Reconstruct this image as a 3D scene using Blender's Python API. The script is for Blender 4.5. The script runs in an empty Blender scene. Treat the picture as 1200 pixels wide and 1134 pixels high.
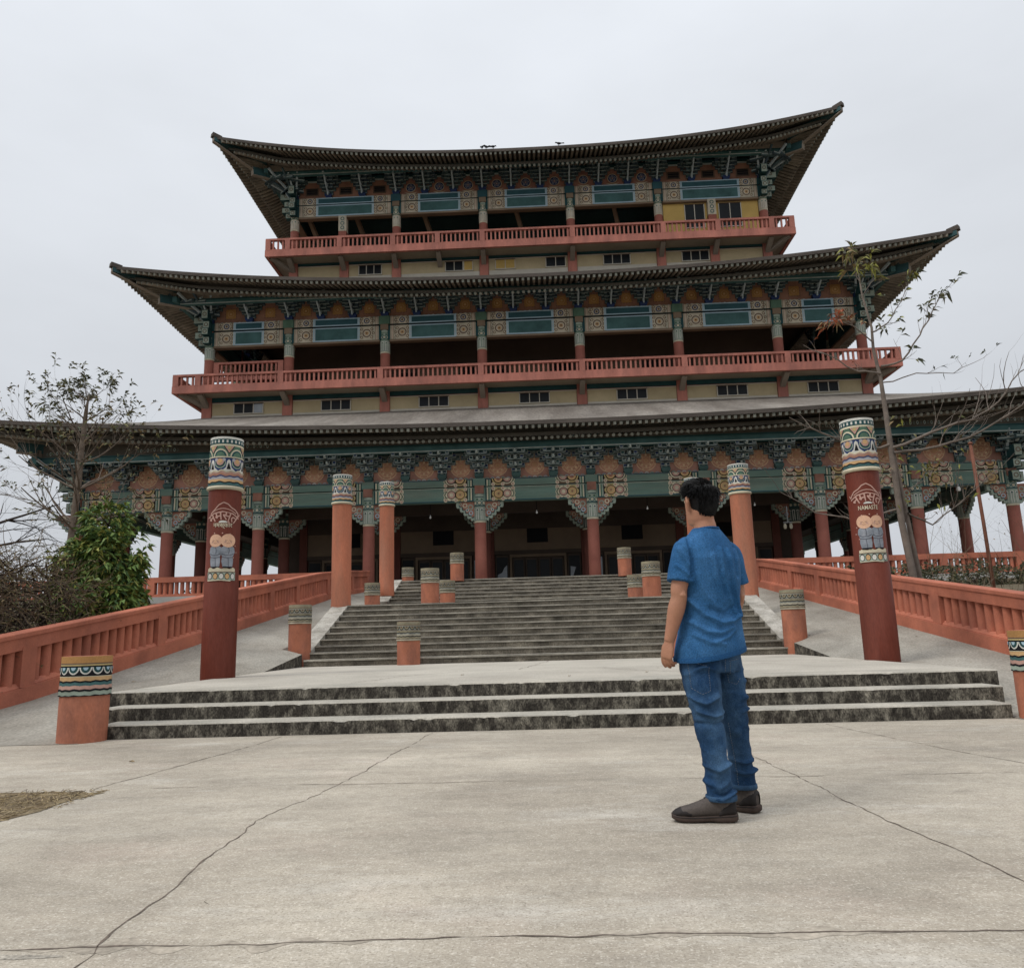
import bpy, bmesh, math, random
from mathutils import Vector, Matrix, noise as mnoise
C = bpy.context
sc = C.scene
col = sc.collection
PI = math.pi
def R(d): return math.radians(d)
rng = random.Random(7)

# ------------------------------------------------------------------ materials
def srgb(r, g, b):
    f = lambda v: (v/255/12.92 if v/255 <= .04045 else ((v/255+.055)/1.055)**2.4)
    return (f(r), f(g), f(b))
MATS = {}
def M(name, c, rough=.75, var=.18, scale=2.5, c2=None, c2amt=.5, fine=60, finevar=.1, bump=0., bscale=80, stretch=(1, 1, 1), spec=.14, metallic=0., lo=.42, hi=.62):
    """plain painted / weathered surface: broad noise in value, optional second colour in patches, fine grain, bump"""
    m = bpy.data.materials.new(name); m.use_nodes = True
    nt = m.node_tree; N = nt.nodes; L = nt.links
    b = N['Principled BSDF']
    b.inputs['Roughness'].default_value = rough
    b.inputs['Specular IOR Level'].default_value = spec
    b.inputs['Metallic'].default_value = metallic
    g = N.new('ShaderNodeNewGeometry')
    mp = N.new('ShaderNodeMapping'); mp.inputs['Scale'].default_value = stretch
    L.new(g.outputs['Position'], mp.inputs['Vector'])
    n1 = N.new('ShaderNodeTexNoise'); n1.inputs['Scale'].default_value = scale; n1.inputs['Detail'].default_value = 7; n1.inputs['Roughness'].default_value = .62
    n2 = N.new('ShaderNodeTexNoise'); n2.inputs['Scale'].default_value = fine; n2.inputs['Detail'].default_value = 3
    L.new(mp.outputs[0], n1.inputs['Vector']); L.new(mp.outputs[0], n2.inputs['Vector'])
    r1 = N.new('ShaderNodeMapRange'); r1.inputs[1].default_value = .3; r1.inputs[2].default_value = .7
    r1.inputs[3].default_value = 1-var; r1.inputs[4].default_value = 1+var
    L.new(n1.outputs[0], r1.inputs[0])
    r2 = N.new('ShaderNodeMapRange'); r2.inputs[1].default_value = .3; r2.inputs[2].default_value = .7
    r2.inputs[3].default_value = 1-finevar; r2.inputs[4].default_value = 1+finevar
    L.new(n2.outputs[0], r2.inputs[0])
    mu = N.new('ShaderNodeMath'); mu.operation = 'MULTIPLY'; L.new(r1.outputs[0], mu.inputs[0]); L.new(r2.outputs[0], mu.inputs[1])
    vm = N.new('ShaderNodeVectorMath'); vm.operation = 'SCALE'
    if c2 is not None:
        n3 = N.new('ShaderNodeTexNoise'); n3.inputs['Scale'].default_value = scale*.7; n3.inputs['Detail'].default_value = 8; n3.inputs['Roughness'].default_value = .7
        ad = N.new('ShaderNodeVectorMath'); ad.operation = 'ADD'; ad.inputs[1].default_value = (13.7, 5.1, 9.3)
        L.new(mp.outputs[0], ad.inputs[0]); L.new(ad.outputs[0], n3.inputs['Vector'])
        r3 = N.new('ShaderNodeMapRange'); r3.inputs[1].default_value = lo; r3.inputs[2].default_value = hi; r3.inputs[4].default_value = c2amt
        L.new(n3.outputs[0], r3.inputs[0])
        mx = N.new('ShaderNodeMix'); mx.data_type = 'RGBA'
        mx.inputs[6].default_value = (*c, 1); mx.inputs[7].default_value = (*c2, 1)
        L.new(r3.outputs[0], mx.inputs[0]); L.new(mx.outputs[2], vm.inputs[0])
    else:
        vm.inputs[0].default_value = c
    L.new(mu.outputs[0], vm.inputs['Scale'])
    L.new(vm.outputs[0], b.inputs['Base Color'])
    if bump:
        n4 = N.new('ShaderNodeTexNoise'); n4.inputs['Scale'].default_value = bscale; n4.inputs['Detail'].default_value = 4
        L.new(mp.outputs[0], n4.inputs['Vector'])
        bp = N.new('ShaderNodeBump'); bp.inputs['Strength'].default_value = bump; bp.inputs['Distance'].default_value = .01
        L.new(n4.outputs[0], bp.inputs['Height']); L.new(bp.outputs[0], b.inputs['Normal'])
    MATS[name] = m
    return m

# ------------------------------------------------------------------ mesh builder
class MB:
    def __init__(s): s.v = []; s.f = []; s.m = []; s.mats = []
    def mi(s, m):
        if m not in s.mats: s.mats.append(m)
        return s.mats.index(m)
    def face(s, pts, m):
        i0 = len(s.v); s.v += [tuple(p) for p in pts]; s.f.append(list(range(i0, i0+len(pts)))); s.m.append(s.mi(m))
    def box(s, x0, x1, y0, y1, z0, z1, m):
        if x0 > x1: x0, x1 = x1, x0
        if y0 > y1: y0, y1 = y1, y0
        if z0 > z1: z0, z1 = z1, z0
        i = len(s.v)
        s.v += [(x0, y0, z0), (x1, y0, z0), (x1, y1, z0), (x0, y1, z0), (x0, y0, z1), (x1, y0, z1), (x1, y1, z1), (x0, y1, z1)]
        for q in ((0, 3, 2, 1), (4, 5, 6, 7), (0, 1, 5, 4), (1, 2, 6, 5), (2, 3, 7, 6), (3, 0, 4, 7)):
            s.f.append([i+k for k in q]); s.m.append(s.mi(m))
    def obox(s, a, b, w, h, m, up=(0, 0, 1), m_end=None):
        """box along a->b, width w (sideways), height h (up); origin line is its centre"""
        a = Vector(a); b = Vector(b); d = (b-a).normalized(); sd = d.cross(Vector(up)).normalized(); u = sd.cross(d)
        i = len(s.v)
        for p in (a, b):
            for (x, y) in ((-1, -1), (1, -1), (1, 1), (-1, 1)):
                s.v.append(tuple(p+sd*x*w/2+u*y*h/2))
        for k, q in enumerate(((3, 2, 1, 0), (4, 5, 6, 7), (0, 1, 5, 4), (1, 2, 6, 5), (2, 3, 7, 6), (3, 0, 4, 7))):
            s.f.append([i+j for j in q]); s.m.append(s.mi(m_end if (m_end and k < 2) else m))
    def tube(s, pts, rad, n, m, cap=True, m_end=None):
        pts = [Vector(p) for p in pts]; k = len(pts); i0 = len(s.v)
        if not hasattr(rad, '__len__'): rad = [rad]*k
        ref = None
        for i, p in enumerate(pts):
            d = (pts[min(i+1, k-1)]-pts[max(i-1, 0)])
            d = d.normalized() if d.length > 1e-9 else Vector((0, 0, 1))
            if ref is None: ref = d.orthogonal().normalized()
            ref = (ref-d*ref.dot(d)); ref = ref.normalized() if ref.length > 1e-6 else d.orthogonal().normalized()
            o = d.cross(ref)
            for j in range(n):
                a = 2*PI*j/n
                s.v.append(tuple(p+(ref*math.cos(a)+o*math.sin(a))*rad[i]))
        q = s.mi(m)
        for i in range(k-1):
            for j in range(n):
                s.f.append([i0+i*n+j, i0+i*n+(j+1) % n, i0+(i+1)*n+(j+1) % n, i0+(i+1)*n+j]); s.m.append(q)
        if cap:
            e = s.mi(m_end or m)
            s.f.append([i0+j for j in range(n)][::-1]); s.m.append(e)
            s.f.append([i0+(k-1)*n+j for j in range(n)]); s.m.append(e)
    def loft(s, rings, m, cap=True, closed=True):
        n = len(rings[0]); i0 = len(s.v); q = s.mi(m)
        for r in rings: s.v += [tuple(p) for p in r]
        for i in range(len(rings)-1):
            for j in range(n if closed else n-1):
                s.f.append([i0+i*n+j, i0+i*n+(j+1) % n, i0+(i+1)*n+(j+1) % n, i0+(i+1)*n+j]); s.m.append(q)
        if cap:
            s.f.append([i0+j for j in range(n)][::-1]); s.m.append(q)
            s.f.append([i0+(len(rings)-1)*n+j for j in range(n)]); s.m.append(q)
    def lathe(s, prof, n, m, cx=0, cy=0, mats=None, cap=True):
        """prof = [(r,z)...]"""
        i0 = len(s.v); k = len(prof)
        for (r, z) in prof:
            for j in range(n):
                a = 2*PI*j/n
                s.v.append((cx+r*math.cos(a), cy+r*math.sin(a), z))
        for i in range(k-1):
            q = s.mi(mats[i] if mats else m)
            for j in range(n):
                s.f.append([i0+i*n+j, i0+i*n+(j+1) % n, i0+(i+1)*n+(j+1) % n, i0+(i+1)*n+j]); s.m.append(q)
        if cap:
            s.f.append([i0+j for j in range(n)][::-1]); s.m.append(s.mi(mats[0] if mats else m))
            s.f.append([i0+(k-1)*n+j for j in range(n)]); s.m.append(s.mi(mats[-1] if mats else m))
    def prism(s, poly, y0, y1, m):
        """polygon in xz (counter-clockwise seen from -y) extruded y0..y1"""
        n = len(poly); i = len(s.v); q = s.mi(m)
        s.v += [(x, y0, z) for x, z in poly]+[(x, y1, z) for x, z in poly]
        s.f.append([i+j for j in range(n)]); s.m.append(q)
        s.f.append([i+n+j for j in range(n)][::-1]); s.m.append(q)
        for j in range(n):
            s.f.append([i+j, i+n+j, i+n+(j+1) % n, i+(j+1) % n]); s.m.append(q)
    # flat painted shapes on a plane facing -y
    def flat(s, poly, y, m): s.face([(x, y, z) for x, z in poly], m)
    def rect(s, x0, x1, z0, z1, y, m): s.flat([(x0, z0), (x1, z0), (x1, z1), (x0, z1)], y, m)
    def disc(s, cx, cz, r, y, m, n=14, sx=1.): s.flat([(cx+sx*r*math.cos(2*PI*j/n), cz+r*math.sin(2*PI*j/n)) for j in range(n)], y, m)
    def ring(s, cx, cz, r0, r1, y, m, n=18):
        for j in range(n):
            a, b = 2*PI*j/n, 2*PI*(j+1)/n
            s.flat([(cx+r0*math.cos(a), cz+r0*math.sin(a)), (cx+r1*math.cos(a), cz+r1*math.sin(a)), (cx+r1*math.cos(b), cz+r1*math.sin(b)), (cx+r0*math.cos(b), cz+r0*math.sin(b))], y, m)
    def mesh(s, name, smooth=False):
        me = bpy.data.meshes.new(name)
        me.from_pydata(s.v, [], s.f)
        for m in s.mats: me.materials.append(MATS[m])
        me.polygons.foreach_set('material_index', s.m)
        if smooth: me.polygons.foreach_set('use_smooth', [True]*len(s.f))
        me.update()
        return me
    def build(s, name, parent=None, smooth=False, loc=(0, 0, 0)):
        return link(name, s.mesh(name, smooth), parent, loc)

def link(name, data, parent=None, loc=(0, 0, 0), rz=0, scale=None):
    o = bpy.data.objects.new(name, data); col.objects.link(o)
    o.parent = parent; o.location = loc; o.rotation_euler = (0, 0, rz)
    if scale: o.scale = scale
    return o
def empty(name, loc, label, cat, group=None, rz=0):
    o = link(name, None, None, loc, rz); o.empty_display_size = .2
    return tag(o, label, cat, group)
def tag(o, label=None, cat=None, group=None, kind=None):
    if label: o['label'] = label
    if cat: o['category'] = cat
    if group: o['group'] = group
    if kind: o['kind'] = kind
    return o
def kids(o): return list(o.children)
def copy_tree(o, parent=None):
    c = o.copy(); col.objects.link(c); c.parent = parent
    for ch in kids(o): copy_tree(ch, c)
    return c
def auto_smooth(o, ang=40):
    me = o.data
    me.polygons.foreach_set('use_smooth', [True]*len(me.polygons))
    me.set_sharp_from_angle(angle=R(ang))
    return o

# ------------------------------------------------------------------ palette
M('plaster_salmon', (.435, .150, .092), .8, .18, 1.3, c2=(.29, .105, .072), c2amt=.75, bump=.15, bscale=40)
M('bollard_orange', (.39, .145, .085), .75, .2, 4.2, c2=(.27, .115, .08), c2amt=.8, stretch=(1, 1, .5), bump=.12, bscale=50)
M('pillar_orange', (.375, .132, .074), .75, .18, 2.6, c2=(.27, .125, .08), c2amt=.8, bump=.12, bscale=50, stretch=(1, 1, .22))
M('pillar_red', (.118, .026, .015), .55, .22, 2.6, c2=(.155, .048, .034), c2amt=.6, stretch=(1, 1, .2), bump=.05, bscale=40)
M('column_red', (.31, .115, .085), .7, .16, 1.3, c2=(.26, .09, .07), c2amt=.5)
M('column_shaded', (.15, .055, .042), .7, .16, 1.3)  # column red darkened to paint in the shade of the veranda
M('balcony_pink', (.45, .178, .135), .75, .2, 1.6, c2=(.29, .125, .10), c2amt=.75, stretch=(1, 1, .3))
M('soffit_beige', (.32, .27, .21), .85, .14, .7)
M('panel_cream', (.46, .38, .235), .85, .12, .9, c2=(.38, .32, .2), c2amt=.4)
M('panel_yellow', (.52, .36, .12), .8, .12, .9)
M('frame_pale', (.5, .47, .40), .7, .1, 2)
M('glass_dark', (.008, .010, .012), .35, .3, 1.5, spec=.18)
M('glass_sky', (.30, .33, .36), .2, .2, 1.5, spec=.5)
M('teal_dark', (.020, .062, .065), .6, .25, 1.5)
M('teal', (.055, .122, .122), .65, .3, 1.2)
M('teal_deep', (.032, .088, .105), .6, .2, 1.2)
M('teal_grey', (.135, .215, .180), .7, .2, .9, c2=(.17, .19, .15), c2amt=.6, stretch=(.4, 1, 3))
M('sky_blue', (.33, .45, .52), .65, .1, 2)
M('navy', (.025, .045, .12), .6, .2, 2)
M('black_line', (.010, .010, .012), .7, .2, 2)
M('brick_red', (.31, .150, .108), .75, .3, 1.3, c2=(.22, .115, .09), c2amt=.6)
M('rust_panel', (.30, .155, .105), .75, .3, 1.2, c2=(.21, .12, .09), c2amt=.5)
M('ochre', (.37, .20, .075), .7, .25, 1.2)
M('ochre_line', (.50, .32, .16), .7, .15, 2)
M('cream', (.57, .51, .37), .7, .25, 1.8, c2=(.40, .37, .28), c2amt=.7)
M('beige_paint', (.48, .43, .33), .75, .25, 1.8, c2=(.40, .36, .28), c2amt=.5)
M('brown_line', (.13, .085, .06), .7, .15, 3)
M('pink_paint', (.44, .27, .22), .7, .15, 3)
M('lilac', (.33, .33, .35), .7, .15, 3)
M('white_paint', (.55, .54, .49), .7, .22, 3)
M('leaf_green', (.085, .15, .105), .7, .2, 3)
M('sage', (.27, .32, .265), .7, .26, 2)
M('yellow_paint', (.42, .33, .155), .7, .28, 2)
M('bracket', (.068, .105, .105), .65, .35, 2.0, c2=(.042, .060, .095), c2amt=.7)
M('bracket_edge', (.36, .41, .385), .65, .3, 1.6)
M('tongue', (.36, .42, .44), .65, .2, 3)
M('rafter', (.27, .235, .185), .8, .3, 1.6, c2=(.17, .15, .125), c2amt=.7)
M('rafter_end', (.22, .225, .19), .7, .3, 3)
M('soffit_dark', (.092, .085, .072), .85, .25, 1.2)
M('hip_teal', (.030, .075, .080), .6, .2, 1.5)
M('hip_pale', (.26, .22, .18), .75, .15, 1.5)
M('roof_grey', (.160, .140, .120), .85, .20, .5, c2=(.26, .235, .205), c2amt=.8, stretch=(1.3, .22, .3), fine=9, finevar=.18, bump=.2, bscale=8)
M('roof_edge', (.085, .072, .062), .8, .25, .8)
M('roof_dark', (.10, .088, .076), .85, .25, .5, stretch=(.3, 1, 1))
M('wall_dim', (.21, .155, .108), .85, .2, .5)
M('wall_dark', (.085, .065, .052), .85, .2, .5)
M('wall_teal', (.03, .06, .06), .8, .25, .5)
M('plinth_white', (.44, .43, .40), .85, .16, .8, c2=(.30, .29, .26), c2amt=.6, bump=.2, bscale=25)
M('metal_rust', (.17, .07, .045), .7, .25, 6)
M('lamp_white', (.75, .75, .72), .4, .03, 2)
M('metal_grey', (.2, .2, .2), .5, .1, 5, metallic=.6)
# concretes
M('riser_stain', (.040, .035, .029), .9, .5, 9.0, c2=(.22, .20, .16), c2amt=.9, stretch=(1.3, 1, .7), lo=.46, hi=.66, fine=60, finevar=.55, bump=.3, bscale=30)
M('stair_stain', (.080, .070, .055), .9, .45, 3.5, c2=(.19, .168, .132), c2amt=.85, stretch=(.8, 1, .8), lo=.40, hi=.62, fine=45, finevar=.4, bump=.25, bscale=30)
M('nosing', (.33, .305, .255), .9, .3, 2.0, c2=(.20, .185, .155), c2amt=.9, stretch=(.6, 1, 1), lo=.4, hi=.6, fine=35, finevar=.18)
M('tread', (.385, .352, .295), .9, .18, 1.2, c2=(.27, .255, .22), c2amt=.7, fine=45, finevar=.2, bump=.2, bscale=40)
M('platform_top', (.41, .378, .32), .9, .16, .8, c2=(.36, .325, .275), c2amt=.6, fine=45, finevar=.18, bump=.25, bscale=40)
M('ramp_top', (.30, .278, .236), .92, .2, .9, c2=(.20, .178, .145), c2amt=.8, fine=45, finevar=.24, stretch=(1, .5, 1), bump=.4, bscale=25)
M('curb_rough', (.38, .355, .31), .92, .25, 3, c2=(.22, .20, .165), c2amt=.8, fine=40, finevar=.22, bump=.7, bscale=22)
M('earth', (.105, .082, .056), .95, .3, 1.2, c2=(.145, .125, .08), c2amt=.7, fine=25, finevar=.35, bump=.5, bscale=14)
M('soil_straw', (.125, .092, .055), .95, .4, 6, c2=(.24, .19, .115), c2amt=.9, fine=70, finevar=.5, bump=.8, bscale=40)
M('straw', (.30, .23, .13), .9, .35, 40)
M('crack_dark', (.125, .100, .080), .95, .4, 9, fine=50, finevar=.3)
M('crack_pale', (.335, .292, .235), .92, .3, 7, fine=50, finevar=.2)
M('spall', (.30, .27, .225), .95, .3, 14, fine=70, finevar=.35, bump=.6, bscale=40)
# plants
M('bark', (.15, .118, .092), .9, .3, 6, bump=.5, bscale=30)
M('bark_pale', (.165, .135, .112), .9, .28, 5, c2=(.125, .105, .09), c2amt=.6, bump=.4, bscale=30)
M('bark_black', (.055, .045, .042), .9, .3, 6)
M('twig_brown', (.115, .088, .062), .9, .35, 5, c2=(.165, .125, .085), c2amt=.7)
M('twig_dark', (.060, .046, .035), .9, .35, 5)
M('leaf_a', (.11, .175, .045), .45, .4, 9, c2=(.14, .19, .045), c2amt=.8)
M('leaf_b', (.045, .085, .026), .5, .35, 9)
M('leaf_c', (.21, .21, .05), .5, .3, 9)
M('leaf_olive', (.10, .11, .045), .6, .4, 9, c2=(.18, .145, .065), c2amt=.8)
M('leaf_dry', (.20, .145, .075), .7, .35, 9)
M('leaf_dark', (.07, .078, .05), .6, .4, 9)
M('leaf_rust', (.26, .075, .035), .6, .3, 9)
M('leaf_hedge', (.095, .098, .042), .7, .4, 9, c2=(.125, .10, .05), c2amt=.8)
M('far_green', (.075, .095, .055), .9, .4, .5)
# person
M('skin', (.36, .175, .105), .55, .10, 14, c2=(.42, .19, .12), c2amt=.5, fine=180, finevar=.06, bump=.05, bscale=250, spec=.35)
M('hair', (.0045, .004, .004), .55, .3, 30, fine=240, finevar=.5, bump=.5, bscale=190, stretch=(1, 1, .3), spec=.22)
M('shirt', (.022, .088, .205), .9, .18, 6, c2=(.048, .14, .29), c2amt=.7, fine=150, finevar=.30, bump=.25, bscale=420, spec=.12)
M('shirt_hem', (.018, .075, .185), .9, .1, 5, fine=260, finevar=.4, spec=.12)
M('denim', (.015, .045, .105), .9, .3, 5, c2=(.055, .112, .195), c2amt=.9, fine=320, finevar=.35, bump=.3, bscale=500, stretch=(1, 1, .6), spec=.12)
M('denim_hem', (.038, .080, .145), .9, .25, 25, fine=320, finevar=.4, spec=.1)
M('denim_seam', (.13, .155, .19), .9, .3, 60)
M('shoe_brown', (.078, .064, .056), .75, .2, 12, fine=120, finevar=.2, spec=.25)
M('shoe_dark', (.022, .018, .017), .7, .2, 12, spec=.25)
M('shoe_sole', (.062, .044, .036), .8, .25, 20)
M('bird', (.022, .022, .025), .7, .2, 20)
M('teal_cap', (.06, .11, .105), .65, .25, 2)
M('capital_shaded', (.06, .085, .075), .7, .2, 2)  # capital ground of the inner columns, veranda shade put into the colour
M('bulb_glass', (.7, .7, .66), .3, .03, 2)
M('worn_olive', (.275, .245, .165), .8, .3, 6, c2=(.20, .185, .135), c2amt=.8)
M('worn_pale', (.37, .34, .26), .8, .3, 6)
M('worn_grey', (.215, .22, .19), .8, .3, 6)
M('salmon_panel', (.42, .22, .165), .75, .3, 1.3, c2=(.30, .165, .13), c2amt=.7)
M('salmon_disc', (.50, .265, .175), .75, .28, 1.5, c2=(.40, .20, .13), c2amt=.7)
M('salmon_ring', (.62, .45, .28), .75, .28, 1.6)
# ================================================================== ground
def plaza_material():
    m = bpy.data.materials.new('plaza'); m.use_nodes = True
    nt = m.node_tree; N = nt.nodes; L = nt.links
    b = N['Principled BSDF']; b.inputs['Roughness'].default_value = .92; b.inputs['Specular IOR Level'].default_value = .2
    g = N.new('ShaderNodeNewGeometry')
    def nz(scale, detail=6, rough=.6, off=0., st=None):
        src = g.outputs['Position']
        mp = N.new('ShaderNodeMapping'); mp.inputs['Location'].default_value = (off, off*.7, 0)
        if st: mp.inputs['Scale'].default_value = st
        L.new(src, mp.inputs['Vector'])
        t = N.new('ShaderNodeTexNoise'); t.inputs['Scale'].default_value = scale; t.inputs['Detail'].default_value = detail; t.inputs['Roughness'].default_value = rough
        L.new(mp.outputs[0], t.inputs['Vector']); return t.outputs[0]
    def rng_(s, a, b_, c, d):
        r = N.new('ShaderNodeMapRange'); r.inputs[1].default_value = a; r.inputs[2].default_value = b_; r.inputs[3].default_value = c; r.inputs[4].default_value = d
        L.new(s, r.inputs[0]); return r.outputs[0]
    def mix(f, a, b_):
        x = N.new('ShaderNodeMix'); x.data_type = 'RGBA'
        L.new(f, x.inputs[0])
        for k, v in ((6, a), (7, b_)):
            if isinstance(v, tuple): x.inputs[k].default_value = (*v, 1)
            else: L.new(v, x.inputs[k])
        return x.outputs[2]
    c = mix(rng_(nz(.35, 8, .65), .38, .60, 0, 1), (.445, .395, .318), (.310, .268, .212))
    c = mix(rng_(nz(1.1, 8, .7, 31, (.5, 1.4, 1)), .55, .72, 0, .75), c, (.50, .465, .405))          # pale scuffed patches
    c = mix(rng_(nz(2.3, 8, .72, 77, (.6, 1.2, 1)), .54, .70, 0, .7), c, (.270, .238, .195))
    c = mix(rng_(nz(6.5, 8, .75, 177, (.6, 1.3, 1)), .54, .70, 0, .55), c, (.30, .262, .215))
    c = mix(rng_(nz(4.5, 8, .75, 277, (.5, 1.5, 1)), .56, .72, 0, .55), c, (.53, .495, .43))         # darker damp, dirty spots
    c = mix(rng_(nz(.9, 6, .6, 130), .56, .74, 0, .35), c, (.43, .33, .27))                          # faint reddish dust
    c = mix(rng_(nz(16, 6, .8, 15), .50, .64, 0, .6), c, (.27, .232, .182))
    c = mix(rng_(nz(24, 6, .8, 315), .52, .66, 0, .5), c, (.58, .53, .45))
    c = mix(rng_(nz(110, 3, .6, 5), .54, .66, 0, .75), c, (.19, .16, .125))                          # dark grit
    c = mix(rng_(nz(85, 3, .6, 55), .56, .68, 0, .7), c, (.62, .57, .48))                           # pale aggregate
    c = mix(rng_(nz(34, 4, .7, 91), .56, .72, 0, .5), c, (.25, .22, .18))
    mac = N.new('ShaderNodeMath'); mac.operation = 'MULTIPLY'
    L.new(rng_(nz(.55, 9, .68, 411, (1, 1.5, 1)), .32, .68, .80, 1.14), mac.inputs[0]); L.new(rng_(nz(3.4, 9, .72, 512, (.7, 1.6, 1)), .32, .66, .86, 1.08), mac.inputs[1])
    sc_ = N.new('ShaderNodeVectorMath'); sc_.operation = 'SCALE'; L.new(c, sc_.inputs[0]); L.new(mac.outputs[0], sc_.inputs['Scale']); c = sc_.outputs[0]
    L.new(c, b.inputs['Base Color'])
    bp = N.new('ShaderNodeBump'); bp.inputs['Strength'].default_value = .32; bp.inputs['Distance'].default_value = .006
    ad = N.new('ShaderNodeMath'); ad.operation = 'ADD'
    L.new(nz(120, 4, .7, 9), ad.inputs[0]); L.new(rng_(nz(9, 6, .7, 3), .3, .7, 0, 1.5), ad.inputs[1])
    L.new(ad.outputs[0], bp.inputs['Height']); L.new(bp.outputs[0], b.inputs['Normal'])
    MATS['plaza'] = m
plaza_material()

def sheet(name, x0, x1, y0, y1, z, m, kind='structure'):
    b = MB(); b.face([(x0, y0, z), (x1, y0, z), (x1, y1, z), (x0, y1, z)], m)
    return tag(b.build(name), kind=kind)
tag(sheet('ground', -700, 700, -200, 1200, -.05, 'earth'), 'flat dry earth reaching to the horizon')
b = MB(); b.box(-40, 40, -14, 8.215, -.045, 0, 'plaza')
tag(b.build('plaza'), 'broad weathered grey concrete plaza in front of the steps', kind='structure')

# worn joints and cracks of the slabs: irregular ribbons in the plane
def ribbon(pts, w, z, m, jit, seed, b, wvar=.5, gap=None):
    r = random.Random(seed); P = []
    for i in range(len(pts)-1):
        (x0, y0), (x1, y1) = pts[i], pts[i+1]
        L_ = math.hypot(x1-x0, y1-y0); n = max(2, int(L_/.035))
        for k in range(n): P.append((x0+(x1-x0)*k/n, y0+(y1-y0)*k/n))
    P.append(pts[-1])
    ph = r.random()*50
    Lf = []; Rt = []
    for i, (x, y) in enumerate(P):
        j = min(i+1, len(P)-1); k = max(i-1, 0)
        dx, dy = P[j][0]-P[k][0], P[j][1]-P[k][1]; d = math.hypot(dx, dy) or 1; nx, ny = -dy/d, dx/d
        o = jit*(mnoise.noise((i*.09+ph, 3.3, 0))*1.1+.55*mnoise.noise((i*.37+ph, 8.1, 0)))
        tp_ = 1. if gap is None else max(0., min(1., (mnoise.noise((i*.075+ph, 21.3, seed))-gap)/.22))
        w_ = w; w = w*max(.03, tp_)
        a = w*(1+wvar*2*mnoise.noise((i*.45+ph, 1.7, 0)))
        a2 = w*(1+wvar*2*mnoise.noise((i*.52+ph, 11.7, 0)))
        a, a2 = max(a, w*.15), max(a2, w*.15); w = w_
        Lf.append((x+nx*(o+max(a, w*.0)/2), y+ny*(o+a/2), z)); Rt.append((x+nx*(o-a2/2), y+ny*(o-a2/2), z))
    for i in range(len(P)-1):
        if gap is None or mnoise.noise((i*.075+ph, 21.3, seed)) > gap: b.face([Rt[i], Rt[i+1], Lf[i+1], Lf[i]], m)
LNS = [([(-1.35, 1.9), (-1.43, 2.74), (-1.54, 4.38), (-1.36, 5.4), (-1.18, 7.54), (-1.12, 8.2)], .0125, .03),
       ([(1.47, 8.2), (1.51, 6.23), (1.6, 4.6), (1.71, 3.17), (1.8, 1.6)], .012, .03),
       ([(-6, 2.64), (-1.73, 2.65), (-.13, 2.69), (1.43, 2.68), (5, 2.66)], .014, .02),
       ([(-2.9, 5.4), (-2.03, 5.42), (-.23, 5.39), (2.96, 5.30), (8, 5.25)], .010, .025),
       ([(-3.0, 5.41), (-2.85, 6.3), (-2.69, 7.57), (-2.62, 8.2)], .014, .03),
       ([(2.72, 8.1), (2.78, 7.6), (3.14, 5.61), (3.3, 4.4)], .011, .03),
       ([(-14, 7.9), (-6, 7.95), (-4.95, 8.0)], .012, .03)]
b = MB()
for k, (p, w, j) in enumerate(LNS): ribbon(p, w*(4.2 if k == 2 else 2.4), .0009, 'crack_pale', j, k, b, 1.3, -.05 if k == 2 else .1)
tag(b.build('worn_joint_edge'), 'dirty worn edges along the joints of the concrete slabs', kind='structure')
b = MB()
for k, (p, w, j) in enumerate(LNS): ribbon(p, w*.50, .0018, 'crack_dark', j, k, b, 1.2, -.30 if k == 3 else -.75)
for k in range(5):                                       # short hairline cracks
    x, y, a = rng.uniform(-3.5, 3.5), rng.uniform(2.2, 7.8), rng.uniform(0, PI); l = rng.uniform(.06, .22)
    ribbon([(x, y), (x+l*math.cos(a), y+l*math.sin(a)*.6)], .0022, .0018, 'crack_dark', .02, 50+k, b, .9)
tag(b.build('slab_joint'), 'dark cracked joints between the concrete slabs', kind='structure')
def blob(cx, cy, rx, ry, n, seed, amp=.35):
    ph = seed*7.3
    return [(cx+rx*(1+amp*2*mnoise.noise((math.cos(2*PI*i/n)*1.3+ph, math.sin(2*PI*i/n)*1.3, seed)))*math.cos(2*PI*i/n),
             cy+ry*(1+amp*2*mnoise.noise((math.cos(2*PI*i/n)*1.9+ph, math.sin(2*PI*i/n)*1.9, seed+5)))*math.sin(2*PI*i/n)) for i in range(n)]
b = MB()
for (x, y, rx, ry, s) in ((-1.62, 2.585, .10, .018, 1),):
    b.face([(px, py, .0013) for px, py in blob(x, y, rx, ry, 34, s, .5)], 'spall')
tag(b.build('chipped_patch'), 'chipped rough patches in the concrete beside the joints', kind='structure')
sp = [(-3.02, 4.42), (-2.93, 4.75), (-2.95, 5.0), (-2.86, 5.28), (-3.2, 5.36), (-4.6, 5.33), (-6.5, 5.4), (-6.6, 4.1), (-4.5, 4.2), (-3.5, 4.25)]
sp2 = []
for i in range(len(sp)):
    (x0, y0), (x1, y1) = sp[i], sp[(i+1) % len(sp)]
    for k in range(9):
        t = k/9; q = .035*mnoise.noise((x0*5+t*9, y0*7+i, 1))
        sp2.append((x0+(x1-x0)*t+q, y0+(y1-y0)*t+q))
b = MB(); b.face([(x, y, .003) for x, y in sp2][::-1], 'soil_straw')
tag(b.build('soil_patch'), 'bare patch of soil where the concrete stops', kind='structure')
b = MB(); r = random.Random(4)
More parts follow.
